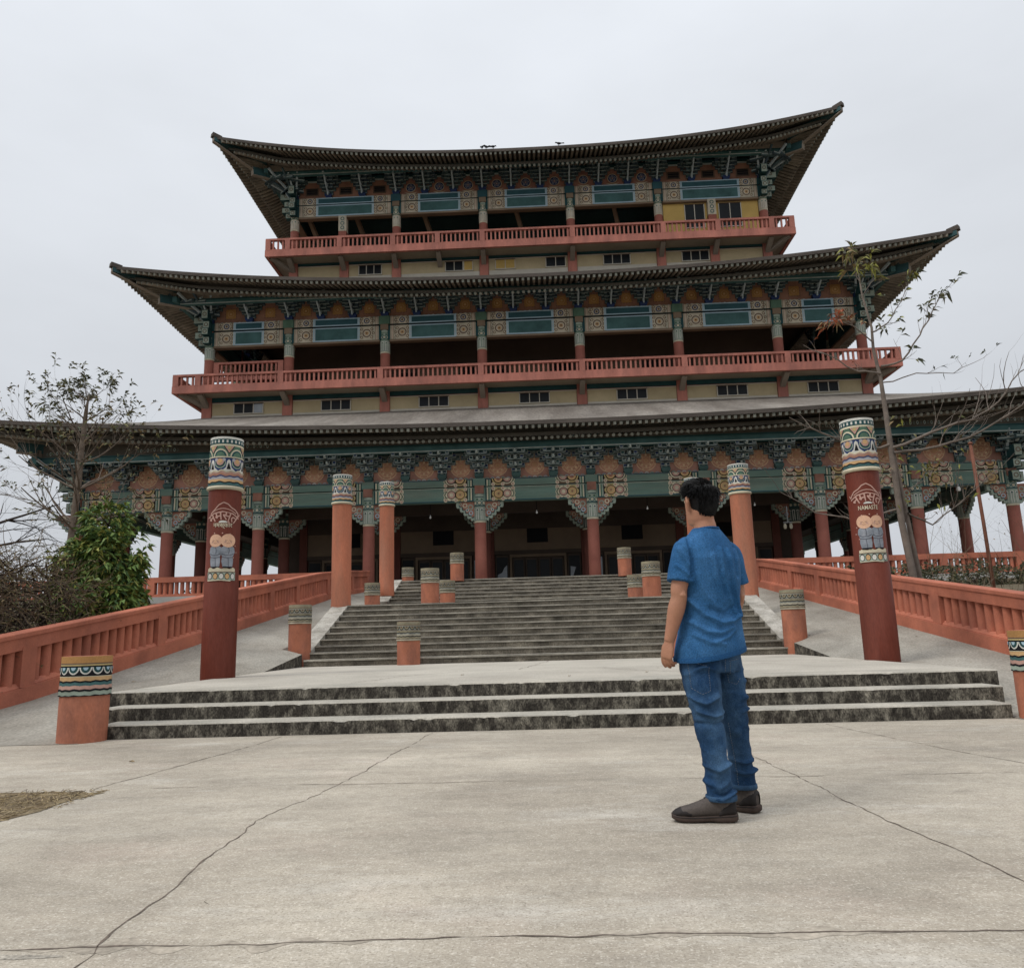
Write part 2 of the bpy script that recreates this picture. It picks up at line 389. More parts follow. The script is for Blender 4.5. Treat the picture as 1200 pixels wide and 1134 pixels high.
for k in range(1500):
    x = r.uniform(-4.4, -2.86); y = r.uniform(4.35, 5.36)
    if x > -3.0 and y < 4.8: continue
    a = r.uniform(0, PI); l = r.uniform(.015, .06); e = r.uniform(-.01, .014)
    b.tube([(x, y, .005), (x+l*math.cos(a), y+l*math.sin(a), .006+max(e, 0))], .0018, 3, 'straw' if r.random() < .7 else 'twig_brown', cap=False)
tag(b.build('dry_straw'), 'dry grass straw scattered on the bare soil patch', 'straw', kind='stuff')

# ================================================================== steps, platform, stairs
def rough_step(b, x0, x1, y0, y1, z0, z1, seed):
    """a cast concrete step whose edge is slightly worn and chipped"""
    n = 220; rows = []
    for i in range(n+1):
        x = x0+(x1-x0)*i/n; q = lambda f, s_: mnoise.noise((x*f, seed, s_))
        chip = max(0, q(5.5, 3)-.30)*.05+max(0, q(17, 6)-.32)*.045
        wob = .006*q(1.1, 1)+.003*q(9, 2)
        rows.append([(x, y0+wob+.004*q(14, 8), z0), (x, y0+wob+.003*q(14, 9), z1-.05), (x, y0+wob+.002+chip*.3, z1-.012-chip*.8), (x, y0+wob+.011+chip, z1-.002-chip*.25+.003*q(2, 5)), (x, y0+.06, z1+.003*q(2, 5)), (x, y1, z1)])
    ms = ('riser_stain', 'riser_stain', 'tread', 'tread', 'tread')
    for i in range(n):
        for k in range(5): b.face([rows[i][k], rows[i+1][k], rows[i+1][k+1], rows[i][k+1]], ms[k])
    for R_, fl in ((rows[0], False), (rows[-1], True)):
        P = [R_[0], R_[1], R_[2], R_[3], R_[4], R_[5], (R_[5][0], y1, z0)]
        b.face(P if fl else P[::-1], 'riser_stain')
def riser_box(b, x0, x1, y0, y1, z0, z1, m_riser, m_top, nose=.02):
    """one step: stained riser with a thin projecting pale nosing and tread"""
    b.box(x0, x1, y0, y1, z0, z1-.011, m_riser)
    b.box(x0-.004, x1+.004, y0-nose, y1, z1-.010, z1, m_top)
PY0 = 16.2
t = empty('front_steps', (0, 8.2, 0), 'three low wide concrete steps with black mould on their risers rising from the plaza', 'steps')
for k, (y0, y1, xw) in enumerate(((8.22, 8.64, 4.56), (8.62, 9.04, 4.72), (9.02, 9.604, 4.905))):
    b = MB(); rough_step(b, -xw, xw, y0-8.2, y1-8.2, (-.01 if k == 0 else .14*k-.05), .14*(k+1), 3+k*7)
    b.build('step', t)
b = MB()
b.box(-4.91, 4.91, 9.605, 16.34, -.02, .418, 'platform_top'); b.box(-5.36, 5.36, 16.341, 17.0, -.02, .417, 'platform_top')
tag(b.build('platform'), 'pale concrete landing between the low steps and the stairs', kind='structure')
b = MB()
def jag(y, seed): return [(x, y+.02*mnoise.noise((x*2, seed, 0))) for x in [i*.3-4.7 for i in range(32)]]
for p, w in (([(-4.7, 12.3), (4.7, 12.25)], .02), ([(-2.3, 9.7), (-1.9, 11.2), (-1.2, 12.3)], .02), ([(2.1, 9.7), (1.2, 11.3), (.9, 12.2)], .018), ([(-.4, 12.3), (.1, 16)], .02)):
    ribbon(p, w*.6, .4195, 'crack_dark', .05, int(w*1000)+len(p), b, .8)
tag(b.build('platform_crack'), 'dark cracks in the concrete landing', kind='structure')

def stair(name, label, y0, z0, n, rise, tread, hw, ylast):
    t = empty(name, (0, y0, z0), label, 'stairs')
    b = MB(); bn = MB()
    for k in range(n):
        ya = k*tread; yb = (k+1)*tread if k < n-1 else ylast-y0
        za = k*rise; zb = (k+1)*rise
        b.box(-hw, hw, ya, yb+(.03 if k < n-1 else 0), (za-.03 if k else -.03), zb-.034, 'stair_stain')
        bn.box(-hw-.003, hw+.003, ya-.018, yb+.0, zb-.032, zb, 'nosing')
    b.build('riser', t); bn.build('tread', t)
    for s in (-1, 1):                                  # rough pale stone curb down each side
        b = MB(); L_ = (n-1)*tread+.25
        pts = [(.52, -.02), (L_, -.02), (L_, n*rise+.06), (.52, .30)]
        x0, x1 = (hw+.006, hw+.40)
        P0 = [(s*x0, y, z) for y, z in pts]; P1 = [(s*x1, y, z) for y, z in pts]
        if s < 0: P0, P1 = P1, P0
        b.face(P0, 'curb_rough'); b.face(P1[::-1], 'curb_rough')
        for i in range(4): b.face([P0[i], P1[i], P1[(i+1) % 4], P0[(i+1) % 4]][::-1], 'curb_rough')
        b.build('curb', t)
    return t
stair('lower_stairs', 'lower flight of ten wide dark stained stairs climbing from the landing', PY0, .42, 10, .136, .40, 4.84, 24.35)
stair('upper_stairs', 'upper flight of eight dark stained stairs ending at the temple terrace', 24.3, 1.78, 8, .136, .40, 4.80, 31.5)
b = MB(); b.box(-4.84, 4.84, 20.4, 24.28, 1.2, 1.776, 'nosing')
# ramps beside the stairs
def zi(y): return .42+.115*(y-13.8) if y < 26 else 1.823+(y-26)/6.0*(2.862-1.823)
def zo(y): return .135*(y-8.9) if y < 26 else 2.308+(y-26)/6.0*(2.862-2.308)
for s in (-1, 1):
    b = MB(); ys = [7.9, 8.2, 8.6, 9, 9.6, 10.4, 11.2, 12, 12.8, 13.8, 15, 16.34, 16.35, 18, 20, 22, 24, 26, 28, 30, 32]
    xs = [4.58, 5.25, 5.9, 6.55, 7.05]
    G = []
    for y in ys:
        row = []
        for x in xs:
            u = (x-4.9)/(7-4.9); z = zi(y)*(1-u)+zo(y)*u
            if y < 12.4: z = max(z, .004+max(0, .415*(y-8.25)/4.2)) if y > 8.25 else .004
            xx = x
            if y > 9.7 and x < 5: xx = 4.92
            if y > 16.345 and x < 5.3: xx = 5.32+.06*(x > 5)
            row.append((s*xx, y, max(z, .004)))
        G.append(row)
    for i in range(len(ys)-1):
        for j in range(len(xs)-1):
            q = [G[i][j], G[i][j+1], G[i+1][j+1], G[i+1][j]]
            b.face(q if s > 0 else q[::-1], 'ramp_top')
    # stained side wall of the ramp towards the landing
    for i in range(len(ys)-1):
        if 12 <= ys[i] < 16.34:
            a, c = G[i][0], G[i+1][0]
            q = [(a[0], a[1], .3), a, c, (c[0], c[1], .3)]
            b.face(q if s > 0 else q[::-1], 'riser_stain')
    tag(b.build('ramp'), 'sloping rough concrete ramp on the %s side of the stairs' % ('left' if s < 0 else 'right'), kind='structure')
# terrace
b = MB(); b.box(-25.5, 25.5, 32.0, 66, -.5, 2.862, 'plinth_white'); b.box(-4.9, 4.9, 31.4, 31.998, 1.7, 2.865, 'tread')
b.box(-25.6, 25.6, 31.95, 66.1, 2.60, 2.866, 'plinth_white')
tag(b.build('terrace'), 'raised pale plastered terrace the temple stands on', kind='structure')
# gardens either side, rising towards the terrace
for s in (-1, 1):
    b = MB(); n = 40; ys = [7.6+i*(31.9-7.6)/n for i in range(n+1)]
    xs = [7.18, 8, 9, 10.5, 12, 14, 17, 21, 26, 34, 45]
    G = [[(s*x, y, (-.02+.114*max(0, y-9)*(1 if x < 26 else max(0, 1-(x-26)/19)))+.08*mnoise.noise((x*.5, y*.5, s))) for x in xs] for y in ys]
    for i in range(n):
        for j in range(len(xs)-1):
            q = [G[i][j], G[i][j+1], G[i+1][j+1], G[i+1][j]]
            b.face(q if s > 0 else q[::-1], 'earth')
    o = b.build('garden_ground', smooth=True); tag(o, 'dry brown garden earth on the %s of the ramp' % ('left' if s < 0 else 'right'), kind='structure')

# ================================================================== balustrades
def balustrade(label, s):
    t = empty('ramp_balustrade', (7.0*s, 8.6, 0), label, 'balustrade', 'balustrades beside the ramps')
    zb = lambda y: (.29+.132*(y-10.27)) if y < 26.2 else 2.393+(y-26.2)*.078
    P = [7.9, 10.62, 14.35, 17.15, 20.25, 22.4, 25.65, 29.0, 31.8]
    hw = .11
    def bar(b, y0, y1, w, z0, z1, m, chamfer=0):
        n = max(1, int((y1-y0)/3)); 
        for k in range(n):
            a = y0+(y1-y0)*k/n; c = y0+(y1-y0)*(k+1)/n
            A = [(-w, z0), (w, z0), (w, z1-chamfer), (w-chamfer, z1), (-w+chamfer, z1), (-w, z1-chamfer)] if chamfer else [(-w, z0), (w, z0), (w, z1), (-w, z1)]
            b.loft([[(x, a-8.6, zb(a)+z) for x, z in A][::-1], [(x, c-8.6, zb(c)+z) for x, z in A][::-1]], m)
    b = MB()
    bar(b, P[0], P[-1], .125, -.34, .10, 'plaster_salmon')
    bar(b, P[0]+.001, P[-1]-.001, .100, .10, .165, 'plaster_salmon', .05)
    b.build('base', t)
    b = MB(); bar(b, P[0]-.02, P[-1], .105, .595, .765, 'plaster_salmon'); bar(b, P[0]-.04, P[-1]+.002, .125, .766, .83, 'plaster_salmon', .012)
    b.build('rail', t)
    for y in P[1:-1]:
        b = MB(); b.obox((0, y-8.6, zb(y)+.09), (0, y-8.6, zb(y)+.62), .30, .226, 'plaster_salmon', up=(1, 0, 0)); b.build('post', t)
    for k in range(len(P)-1):
        b = MB(); a, c = P[k]+.15, P[k+1]-.15; n = max(3, round((c-a)/.245))
        for i in range(n):
            y = a+(i+.5)*(c-a)/n; z = zb(y)
            b.tube([(0, y-8.6, z+.12), (0, y-8.6, z+.62)], .075, 10, 'plaster_salmon', cap=False)
        b.build('baluster_panel', t, smooth=True)
    return t
balustrade('salmon balustrade climbing along the left ramp below the dry hedge', -1)
balustrade('salmon balustrade climbing along the right ramp below the leaning sapling', 1)
def terrace_rail(label, x0, x1):
    t = empty('terrace_railing', ((x0+x1)/2, 32.6, 2.866), label, 'railing', 'railings along the terrace edge')
    cx = (x0+x1)/2; a, c = x0-cx, x1-cx
    b = MB(); b.box(a, c, -.12, .12, 0, .14, 'plaster_salmon'); b.build('base', t)
    b = MB(); b.box(a, c, -.12, .12, .62, .84, 'plaster_salmon'); b.build('rail', t)
    n = round((c-a)/3.2)
    for k in range(n+1):
        x = a+(c-a)*k/n; x = min(max(x, a+.15), c-.15)
        b = MB(); b.box(x-.15, x+.15, -.13, .13, .141, .619, 'plaster_salmon'); b.build('post', t)
    for k in range(n):
        b = MB(); u, v = a+(c-a)*k/n+.2, a+(c-a)*(k+1)/n-.2
        for i in range(11):
            x = u+(i+.5)*(v-u)/11; b.tube([(x, 0, .13), (x, 0, .63)], .085, 8, 'plaster_salmon', cap=False)
        b.build('baluster_panel', t, smooth=True)
terrace_rail('salmon railing on the terrace edge left of the stairs', -25.2, -7.15)
terrace_rail('salmon railing on the terrace edge right of the stairs', 7.15, 25.2)

# ================================================================== bollards and pillars
class Wrap:
    """paint flat shapes round a cylinder: theta 0 faces -y, growing towards +x"""
    def __init__(s, r): s.b = MB(); s.r = r
    def p(s, th, z, k): rr = s.r+.0012+.0022*k; return (rr*math.sin(th), -rr*math.cos(th), z)
    def poly(s, pts, k, m):
        lo, hi = min(p[0] for p in pts), max(p[0] for p in pts)
        n = max(1, math.ceil((hi-lo)/.11))
        if n == 1: s.b.face([s.p(th, z, k) for th, z in pts], m); return
        def clip(P, t, keep_hi):            # cut along a line of constant angle so that the paint follows the curve
            Q = []
            for i in range(len(P)):
                a, c = P[i], P[(i+1) % len(P)]; ia, ic = (a[0] >= t) == keep_hi, (c[0] >= t) == keep_hi
                if ia: Q.append(a)
                if ia != ic: f = (t-a[0])/(c[0]-a[0]); Q.append((t, a[1]+(c[1]-a[1])*f))
            return Q
        for i in range(n):
            P = pts
            if i > 0: P = clip(P, lo+(hi-lo)*i/n, True)
            if i < n-1 and P: P = clip(P, lo+(hi-lo)*(i+1)/n, False)
            if len(P) > 2: s.b.face([s.p(th, z, k) for th, z in P], m)
    def band(s, z0, z1, k, m, n=64, th0=-PI, th1=PI):
        """z0,z1 numbers or functions of theta"""
        f0 = z0 if callable(z0) else (lambda t_: z0); f1 = z1 if callable(z1) else (lambda t_: z1)
        for i in range(n):
            a = th0+(th1-th0)*i/n; c = th0+(th1-th0)*(i+1)/n
            s.poly([(a, f0(a)), (c, f0(c)), (c, f1(c)), (a, f1(a))], k, m)
    def disc(s, th, z, r, k, m, n=14, sx=1., sz=1.):
        s.poly([(th+sx*r/s.r*math.cos(2*PI*i/n), z+sz*r*math.sin(2*PI*i/n)) for i in range(n)], k, m)
    def line(s, pts, w, k, m):
        for i in range(len(pts)-1):
            (a, z0), (c, z1) = pts[i], pts[i+1]
            dx, dz = (c-a)*s.r, z1-z0; d = math.hypot(dx, dz) or 1; nx, nz = -dz/d*w/2, dx/d*w/2
            s.poly([(a-nx/s.r, z0-nz), (c-nx/s.r, z1-nz), (c+nx/s.r, z1+nz), (a+nx/s.r, z0+nz)], k, m)

def bollard_band(r, z0, z1, worn):
    """painted collar of a bollard"""
    w = Wrap(r); H = z1-z0; z = lambda f: z1-f*H
    oc, wh, og = ('worn_olive', 'worn_olive', 'worn_grey') if worn else ('yellow_paint', 'white_paint', 'leaf_green')
    w.band(z(.17), z(0), 1, 'ochre' if not worn else 'worn_olive')
    w.band(z(.205), z(.17), 1, 'brown_line'); w.band(z(.24), z(.205), 1, oc)
    w.band(z(.50), z(.24), 1, 'black_line' if not worn else 'worn_grey')
    n = 13
    for i in range(n):
        th = -PI+2*PI*(i+.5)/n; rr = 2*PI*r/n*.5
        zc = z(.28)
        w.poly([(th+rr*1.0/r*math.cos(a), zc+rr*1.25*math.sin(a)) for a in [PI+PI*j/9 for j in range(10)]], 2, wh if not worn else 'black_line')
        w.poly([(th+rr*.78/r*math.cos(a), zc+rr*.98*math.sin(a)) for a in [PI+PI*j/9 for j in range(10)]], 3, 'teal_dark' if not worn else 'worn_olive')
        w.poly([(th+rr*.40/r*math.cos(a), zc+rr*.55*math.sin(a)) for a in [PI+PI*j/9 for j in range(10)]], 4, 'sky_blue' if not worn else 'brown_line')
    w.band(z(.63), z(.50), 1, 'ochre_line' if not worn else 'worn_olive'); w.band(z(.515), z(.50), 2, 'cream' if not worn else 'brown_line')
    wv = lambda f, amp: (lambda th: z(f)+amp*math.sin(th*16)+amp*.5*math.sin(th*7+1))
    w.band(z(.75), wv(.62, .004), 2, 'teal' if not worn else 'worn_grey'); w.band(wv(.655, .004), wv(.615, .004), 3, 'black_line')
    w.band(z(.84), wv(.735, .003), 3, 'pink_paint' if not worn else 'worn_pale')
    w.band(z(.985), wv(.83, .004), 4, 'sage' if not worn else 'worn_olive'); w.band(wv(.875, .004), wv(.825, .004), 5, 'black_line')
    w.band(z(1.0), wv(.975, .004), 5, 'black_line' if not worn else 'brown_line')
    return w.b
def bollard(loc, label, h=.84, band=.39, worn=False, r=.230, group='painted bollards around the stairs'):
    t = empty('bollard', loc, label, 'bollard', group)
    b = MB(); b.lathe([(r, -.06), (r, h-.012), (r-.012, h)], 40, 'bollard_orange'); auto_smooth(b.build('shaft', t))
    o = bollard_band(r, h-band, h-.002, worn).build('painted_collar', t)
    if worn:
        b = MB(); b.lathe([(r+.001, h-band-.035), (r+.016, h-band-.03), (r+.016, h-band-.008), (r+.001, h-band-.002)], 40, 'worn_pale', cap=False); b.build('trim_ring', t, smooth=True)
    return t
bollard((-4.67, 8.14, 0), 'bollard with bright ochre and green wavy collar left of the low steps')
bollard((4.83, 8.13, 0), 'short bollard with bright ochre collar cut by the right edge of the photo')
bollard((-5.06, 16.62, .42), 'tall bollard with grey scalloped collar at the left foot of the stairs', 1.26, .36, True)
bollard((5.02, 16.3, .42), 'tall bollard with grey scalloped collar at the right foot of the stairs', 1.26, .36, True)
bollard((-2.68, 16.0, .418), 'single bollard with yellow topped collar standing before the lower stairs', .84, .34, True, .228)
bollard((2.68, 16.0, .418), 'bollard almost hidden behind the man in blue', .84, .34, True, .228)
bollard((-2.82, 20.12, 1.78), 'largest of the worn bollards on the left half of the middle landing', .88, .34, True)
bollard((2.76, 20.12, 1.78), 'larger of the two worn bollards together on the right of the middle landing', .88, .34, True)
bollard((-5.12, 24.0, 1.75), 'worn bollard at the far left end of the middle landing', .86, .34, True)
bollard((-2.84, 24.0, 1.775), 'worn bollard half hidden behind the largest bollard of the middle landing', .84, .34, True)
bollard((2.80, 24.0, 1.775), 'smaller of the two worn bollards together on the right of the middle landing', .84, .34, True)
bollard((-5.25, 31.2, 2.84), 'farthest worn bollard on the terrace, showing little below its collar', .84, .34, True)
bollard((-2.86, 27.05, 2.862), 'worn bollard on the top step left of the temple door', .9, .34, True)
bollard((2.84, 27.05, 2.862), 'worn bollard on the top step right of the temple door', .9, .34, True)

def pillar_band(r, z0, z1):
    """painted head of a tall pillar"""
    w = Wrap(r); H = z1-z0; z = lambda f: z1-f*H; n = 6; st = 2*PI/n
    w.band(z(.045), z(0), 1, 'white_paint')
    w.band(z(.15), z(.045), 1, 'teal_dark')
    for i in range(24):
        th = -PI+2*PI*(i+.5)/24; w.poly([(th-.055, z(.122)), (th+.055, z(.122)), (th+.055, z(.068)), (th-.055, z(.068))], 2, 'white_paint')
    w.band(z(.185), z(.15), 1, 'cream')
    w.band(z(.40), z(.185), 1, 'leaf_green')
    for i in range(n):
        th = -PI+st*(i+.5)
        # hanging triangle petal and green domes between
        w.poly([(th-st*.33, z(.19)), (th, z(.345)), (th+st*.33, z(.19))], 2, 'black_line')
        w.poly([(th-st*.27, z(.19)), (th, z(.325)), (th+st*.27, z(.19))], 3, 'pink_paint')
        w.disc(th, z(.225), .028, 4, 'yellow_paint', 10)
        th2 = th+st/2
        w.poly([(th2+st*.44*math.cos(a), z(.40)+.155*H*math.sin(a)) for a in [PI*j/10 for j in range(11)]], 2, 'cream')
        w.poly([(th2+st*.36*math.cos(a), z(.40)+.125*H*math.sin(a)) for a in [PI*j/10 for j in range(11)]], 3, 'teal_dark')
        w.poly([(th2+st*.26*math.cos(a), z(.40)+.095*H*math.sin(a)) for a in [PI*j/10 for j in range(11)]], 4, 'leaf_green')
    w.band(z(.425), z(.40), 5, 'cream')
    w.band(z(.70), z(.425), 1, 'navy')
    for i in range(n):
        th = -PI+st*(i+.5)
        # white arch with dark heart
        w.poly([(th-st*.44, z(.70)), (th-st*.16, z(.62)), (th-st*.1, z(.49)), (th, z(.455)), (th+st*.1, z(.49)), (th+st*.16, z(.62)), (th+st*.44, z(.70))][::-1], 2, 'white_paint')
        w.poly([(th-st*.12, z(.655)), (th-st*.035, z(.55)), (th, z(.52)), (th+st*.035, z(.55)), (th+st*.12, z(.655))][::-1], 3, 'black_line')
        th2 = th+st/2
        w.disc(th2, z(.535), .115*H, 2, 'sage', 14, .95, .9); w.disc(th2, z(.525), .092*H, 3, 'teal_dark', 14)
        w.disc(th2, z(.51), .070*H, 4, 'pink_paint', 12); w.disc(th2, z(.495), .045*H, 5, 'ochre_line', 10)
        for q in (-1, 1): w.disc(th2+q*st*.22, z(.47), .035*H, 4, 'lilac', 9)
    wv = lambda f, amp, ph=0: (lambda th: z(f)+H*amp*(math.sin(th*12+ph)+.6*math.sin(th*6+1+ph)))
    w.band(z(.80), wv(.685, .014), 3, 'pink_paint'); w.band(wv(.71, .014), wv(.683, .014), 6, 'cream')
    w.band(wv(.79, .011, .6), wv(.742, .011, .4), 4, 'rust_panel')
    w.band(z(.87), wv(.785, .011, .6), 5, 'lilac'); w.band(wv(.81, .011, .6), wv(.785, .011, .6), 6, 'navy')
    w.band(z(.92), z(.855), 6, 'ochre_line')
    w.band(z(.985), wv(.905, .009, 1), 7, 'teal'); w.band(wv(.93, .009, 1), wv(.905, .009, 1), 8, 'black_line')
    w.band(z(.985), z(.965), 8, 'teal_dark')
    return w.b
def pillar(loc, label, h, shaft_m, r=.245, group=None, band=.74):
    t = empty('painted_pillar', loc, label, 'pillar', group)
    b = MB(); b.lathe([(r+.006, -.12), (r+.006, 1.44 if shaft_m == 'pillar_red' else .16), (r, 1.45 if shaft_m == 'pillar_red' else .17), (r, h-.02), (r-.02, h)], 48, shaft_m); auto_smooth(b.build('shaft', t))
    pillar_band(r, h-band, h-.003).build('painted_head', t)
    b = MB(); z = h-band
    b.lathe([(r, z-.045), (r+.026, z-.036), (r+.034, z-.014), (r+.026, z+.012), (r, z+.02)], 40, 'cream', cap=False)
    b.build('scalloped_roll', t, smooth=True)
    return t
G4 = 'plain orange pillars beside the stairs'
pillar((-5.06, 20.0, 1.66), 'orange pillar with painted head at the left edge of the middle landing', 3.46, 'pillar_orange', group=G4, band=.73)
pillar((5.10, 20.0, 1.62), 'orange pillar with painted head directly right of the man', 3.42, 'pillar_orange', r=.255, group=G4, band=.73)
pillar((-4.80, 24.6, 2.36), 'orange pillar with painted head rising left of the upper stairs', 3.45, 'pillar_orange', r=.228, group=G4, band=.73)
pillar((4.80, 24.6, 2.36), 'orange pillar half hidden behind the head of the man', 3.25, 'pillar_orange', r=.228, group=G4, band=.73)

# --- red pillars with greeting and two little monks
def glyphs(text, size):
    """outlines of one character as triangles from the built-in font (no file of ours)"""
    cu = bpy.data.curves.new('tmp', 'FONT'); cu.body = text; cu.size = size; cu.resolution_u = 3; cu.offset = size*.012
    o = bpy.data.objects.new('tmp', cu); col.objects.link(o)
    dg = C.evaluated_depsgraph_get(); me = o.evaluated_get(dg).to_mesh()
    bm = bmesh.new(); bm.from_mesh(me); bmesh.ops.triangulate(bm, faces=bm.faces[:])
    T = [[(v.co.x, v.co.y) for v in f.verts] for f in bm.faces]
    bm.free(); o.evaluated_get(dg).to_mesh_clear(); bpy.data.objects.remove(o); bpy.data.curves.remove(cu)
    return T
def put_text(w, text, th0, z0, size, k, m, arc=0., width=None):
    T = glyphs(text, size)
    if not T: return
    xs = [x for t_ in T for x, y in t_]; x0, x1 = min(xs), max(xs); cx = (x0+x1)/2; sc_ = (width/(x1-x0)) if width else 1
    for t_ in T:
        q = []
        for x, y in t_:
            u = (x-cx)*sc_
            if arc:
                a = u/arc; rr = arc+y*1.15
                q.append((th0+rr*math.sin(a)/w.r, z0+rr*math.cos(a)-arc))
            else: q.append((th0+u/w.r, z0+y))
        ar = (q[1][0]-q[0][0])*(q[2][1]-q[0][1])-(q[2][0]-q[0][0])*(q[1][1]-q[0][1])
        w.poly(q if ar > 0 else q[::-1], k, m)
def red_pillar(loc, label, th, mirror, word2):
    t = pillar(loc, label, 3.72, 'pillar_red', r=.247, group='red pillars with two monks painted on them', band=.80)
    r = .2475
    w = Wrap(r); s = mirror
    # roof-like flourish over the greeting
    cl = [(-.215, 2.42), (-.195, 2.50), (-.13, 2.56), (-.07, 2.63), (0, 2.67), (.065, 2.645), (.12, 2.59), (.19, 2.555), (.235, 2.50), (.26, 2.46), (.285, 2.50)]
    w.line([(th+s*a/r, z) for a, z in cl], .018, 1, 'pink_paint')
    w.line([(th+s*a/r, 2.485+.09*math.cos(a*7)) for a in [-.20+.04*i for i in range(11)]], .013, 1, 'pink_paint')
    put_text(w, 'नमस्ते', th, 2.40, .185, 2, 'pink_paint', arc=.26, width=.38)
    w.poly([(th+.065/r*math.cos(a), 2.355+.032*math.sin(a)) for a in [PI*j/8 for j in range(9)]], 1, 'white_paint')
    put_text(w, word2, th-.01, 2.265 if word2.isascii() else 2.285, .092, 1, 'cream', width=.29)
    for (a, z) in ((-.12, 2.19), (0, 2.19), (.11, 2.18), (.17, 2.09), (.205, 2.0), (.16, 1.97), (.18, 1.82), (-.17, 2.1), (.23, 1.9)): w.disc(th+s*a/r, z, .011, 1, 'pink_paint', 7)
    w.b.build('greeting', t)
    # two monks in low relief standing on a lotus base
    w = Wrap(r)
    for (cx, big, k) in ((s*-.098, 1.18, 0), (s*.085, 1.25, 5)):
        hz = 2.075
        # robe: shoulders, belly, skirt
        def P(pts, kk, m): w.poly([(th+(cx+x*big)/r, z) for x, z in pts], k+kk, m)
        P([(-.055, 1.675), (.06, 1.675), (.068, 1.76), (.062, 1.83), (.086, 1.90), (.075, 1.97), (.03, 2.01), (-.03, 2.01), (-.075, 1.965), (-.085, 1.895), (-.062, 1.83), (-.068, 1.76)], 1, 'monk_robe')
        w.line([(th+(cx+x*big)/r, z) for x, z in [(-.07, 1.875), (-.03, 1.85), (.03, 1.852), (.07, 1.88)]], .009, k+2, 'monk_shade')
        w.line([(th+(cx+x*big)/r, z) for x, z in [(-.062, 1.822), (0, 1.812), (.06, 1.822)]], .010, k+2, 'monk_shade')
        w.line([(th+(cx+x*big)/r, z) for x, z in [(.0, 2.0), (.015, 1.93), (.01, 1.87)]], .008, k+2, 'monk_shade')
        w.line([(th+(cx+x*big)/r, z) for x, z in [(.005, 1.81), (.012, 1.68)]], .007, k+2, 'monk_shade')
        P([(-.05, 1.655), (.055, 1.655), (.058, 1.678), (-.052, 1.678)], 2, 'black_line')
        w.disc(th+cx/r, hz, .085*big, k+3, 'monk_skin', 20, 1., .98)
        w.line([(th+(cx+x)/r, hz+z) for x, z in [(-.045, .005), (-.03, -.004), (-.014, .005)]], .006, k+4, 'brown_line')
        w.line([(th+(cx+x)/r, hz+z) for x, z in [(.014, .005), (.03, -.004), (.045, .005)]], .006, k+4, 'brown_line')
        w.line([(th+(cx+x)/r, hz+z) for x, z in [(-.022, -.034), (0, -.044), (.022, -.034)]], .006, k+4, 'rust_panel')
        w.disc(th+(cx-.042)/r, hz-.022, .014, k+4, 'pink_paint', 8); w.disc(th+(cx+.042)/r, hz-.022, .014, k+4, 'pink_paint', 8)
        w.line([(th+(cx+x)/r, hz+z) for x, z in [(-.006, .0), (.006, -.014), (-.004, -.018)]], .005, k+4, 'ochre_line')
    w.b.build('monk_painting', t)
    w = Wrap(r+.004); a0, a1 = th-.205/r, th+.215/r
    w.band(1.60, lambda q: 1.655+.012*math.sin(q*14), 1, 'cream', 20, a0, a1)
    w.band(1.47, 1.60, 1, 'sage', 20, a0-.03, a1+.03)
    for i in range(5):
        q = a0+(a1-a0)*(i+.5)/5
        w.disc(q, 1.535, .048, 2, 'black_line', 14, .8, 1.1); w.disc(q, 1.532, .038, 3, ('white_paint', 'ochre_line')[i % 2], 14, .8, 1.1)
    w.line([(a0, 1.468), ((a0+a1)/2, 1.474), (a1-.3, 1.462)], .014, 3, 'cream'); w.line([(a0, 1.597), (a1, 1.597)], .01, 3, 'brown_line')
    w.b.build('lotus_base', t)
    return t
M('monk_robe', (.20, .225, .255), .7, .25, 9, c2=(.28, .285, .31), c2amt=.7)
M('monk_shade', (.075, .08, .10), .7, .2, 9)
M('monk_skin', (.62, .38, .255), .65, .08, 9)
red_pillar((-4.94, 12.15, .40), 'dark red pillar with two monks under a painted greeting, on the left of the landing', .32, 1, 'नमस्कार')
red_pillar((5.10, 12.45, .41), 'dark red pillar with two monks above NAMASTE lettering, on the right of the landing', -.22, -1, 'NAMASTE')

# fallen leaves and bits of litter
t0 = None
r = random.Random(12)
spots = [(1.3, 10.4, .424), (1.6, 11.6, .424), (.3, 9.9, .424), (3.0, 14.2, .424), (5.9, 13.2, .64), (6.1, 12.6, .60), (6.3, 13.9, .72), (-5.9, 11.5, .42), (-2.64, 3.9, .004), (-3.36, 6.6, .004), (6.2, 15.4, .83), (-1.1, 10.9, .424), (5.6, 10.9, .42)]
for (x, y, z) in spots:
    b = MB(); l = r.uniform(.03, .06); wd = l*.36; e = r.uniform(.004, .012)
    a = r.uniform(0, 2*PI)
    pts = [(-l, 0, .001), (-l*.3, -wd, e), (l*.5, -wd*.8, e*.6), (l, 0, .002), (l*.5, wd*.8, e*.7), (-l*.3, wd, e*1.2)]
    pts = [(px*math.cos(a)-py*math.sin(a), px*math.sin(a)+py*math.cos(a), pz) for px, py, pz in pts]
    c0 = (0, 0, .003)
    for i in range(6): b.face([c0, pts[i], pts[(i+1) % 6]], 'leaf_dry')
    tag(b.build('fallen_leaf', loc=(x, y, z)), 'small curled dry leaf lying on the concrete', 'leaf', 'fallen leaves on the concrete')
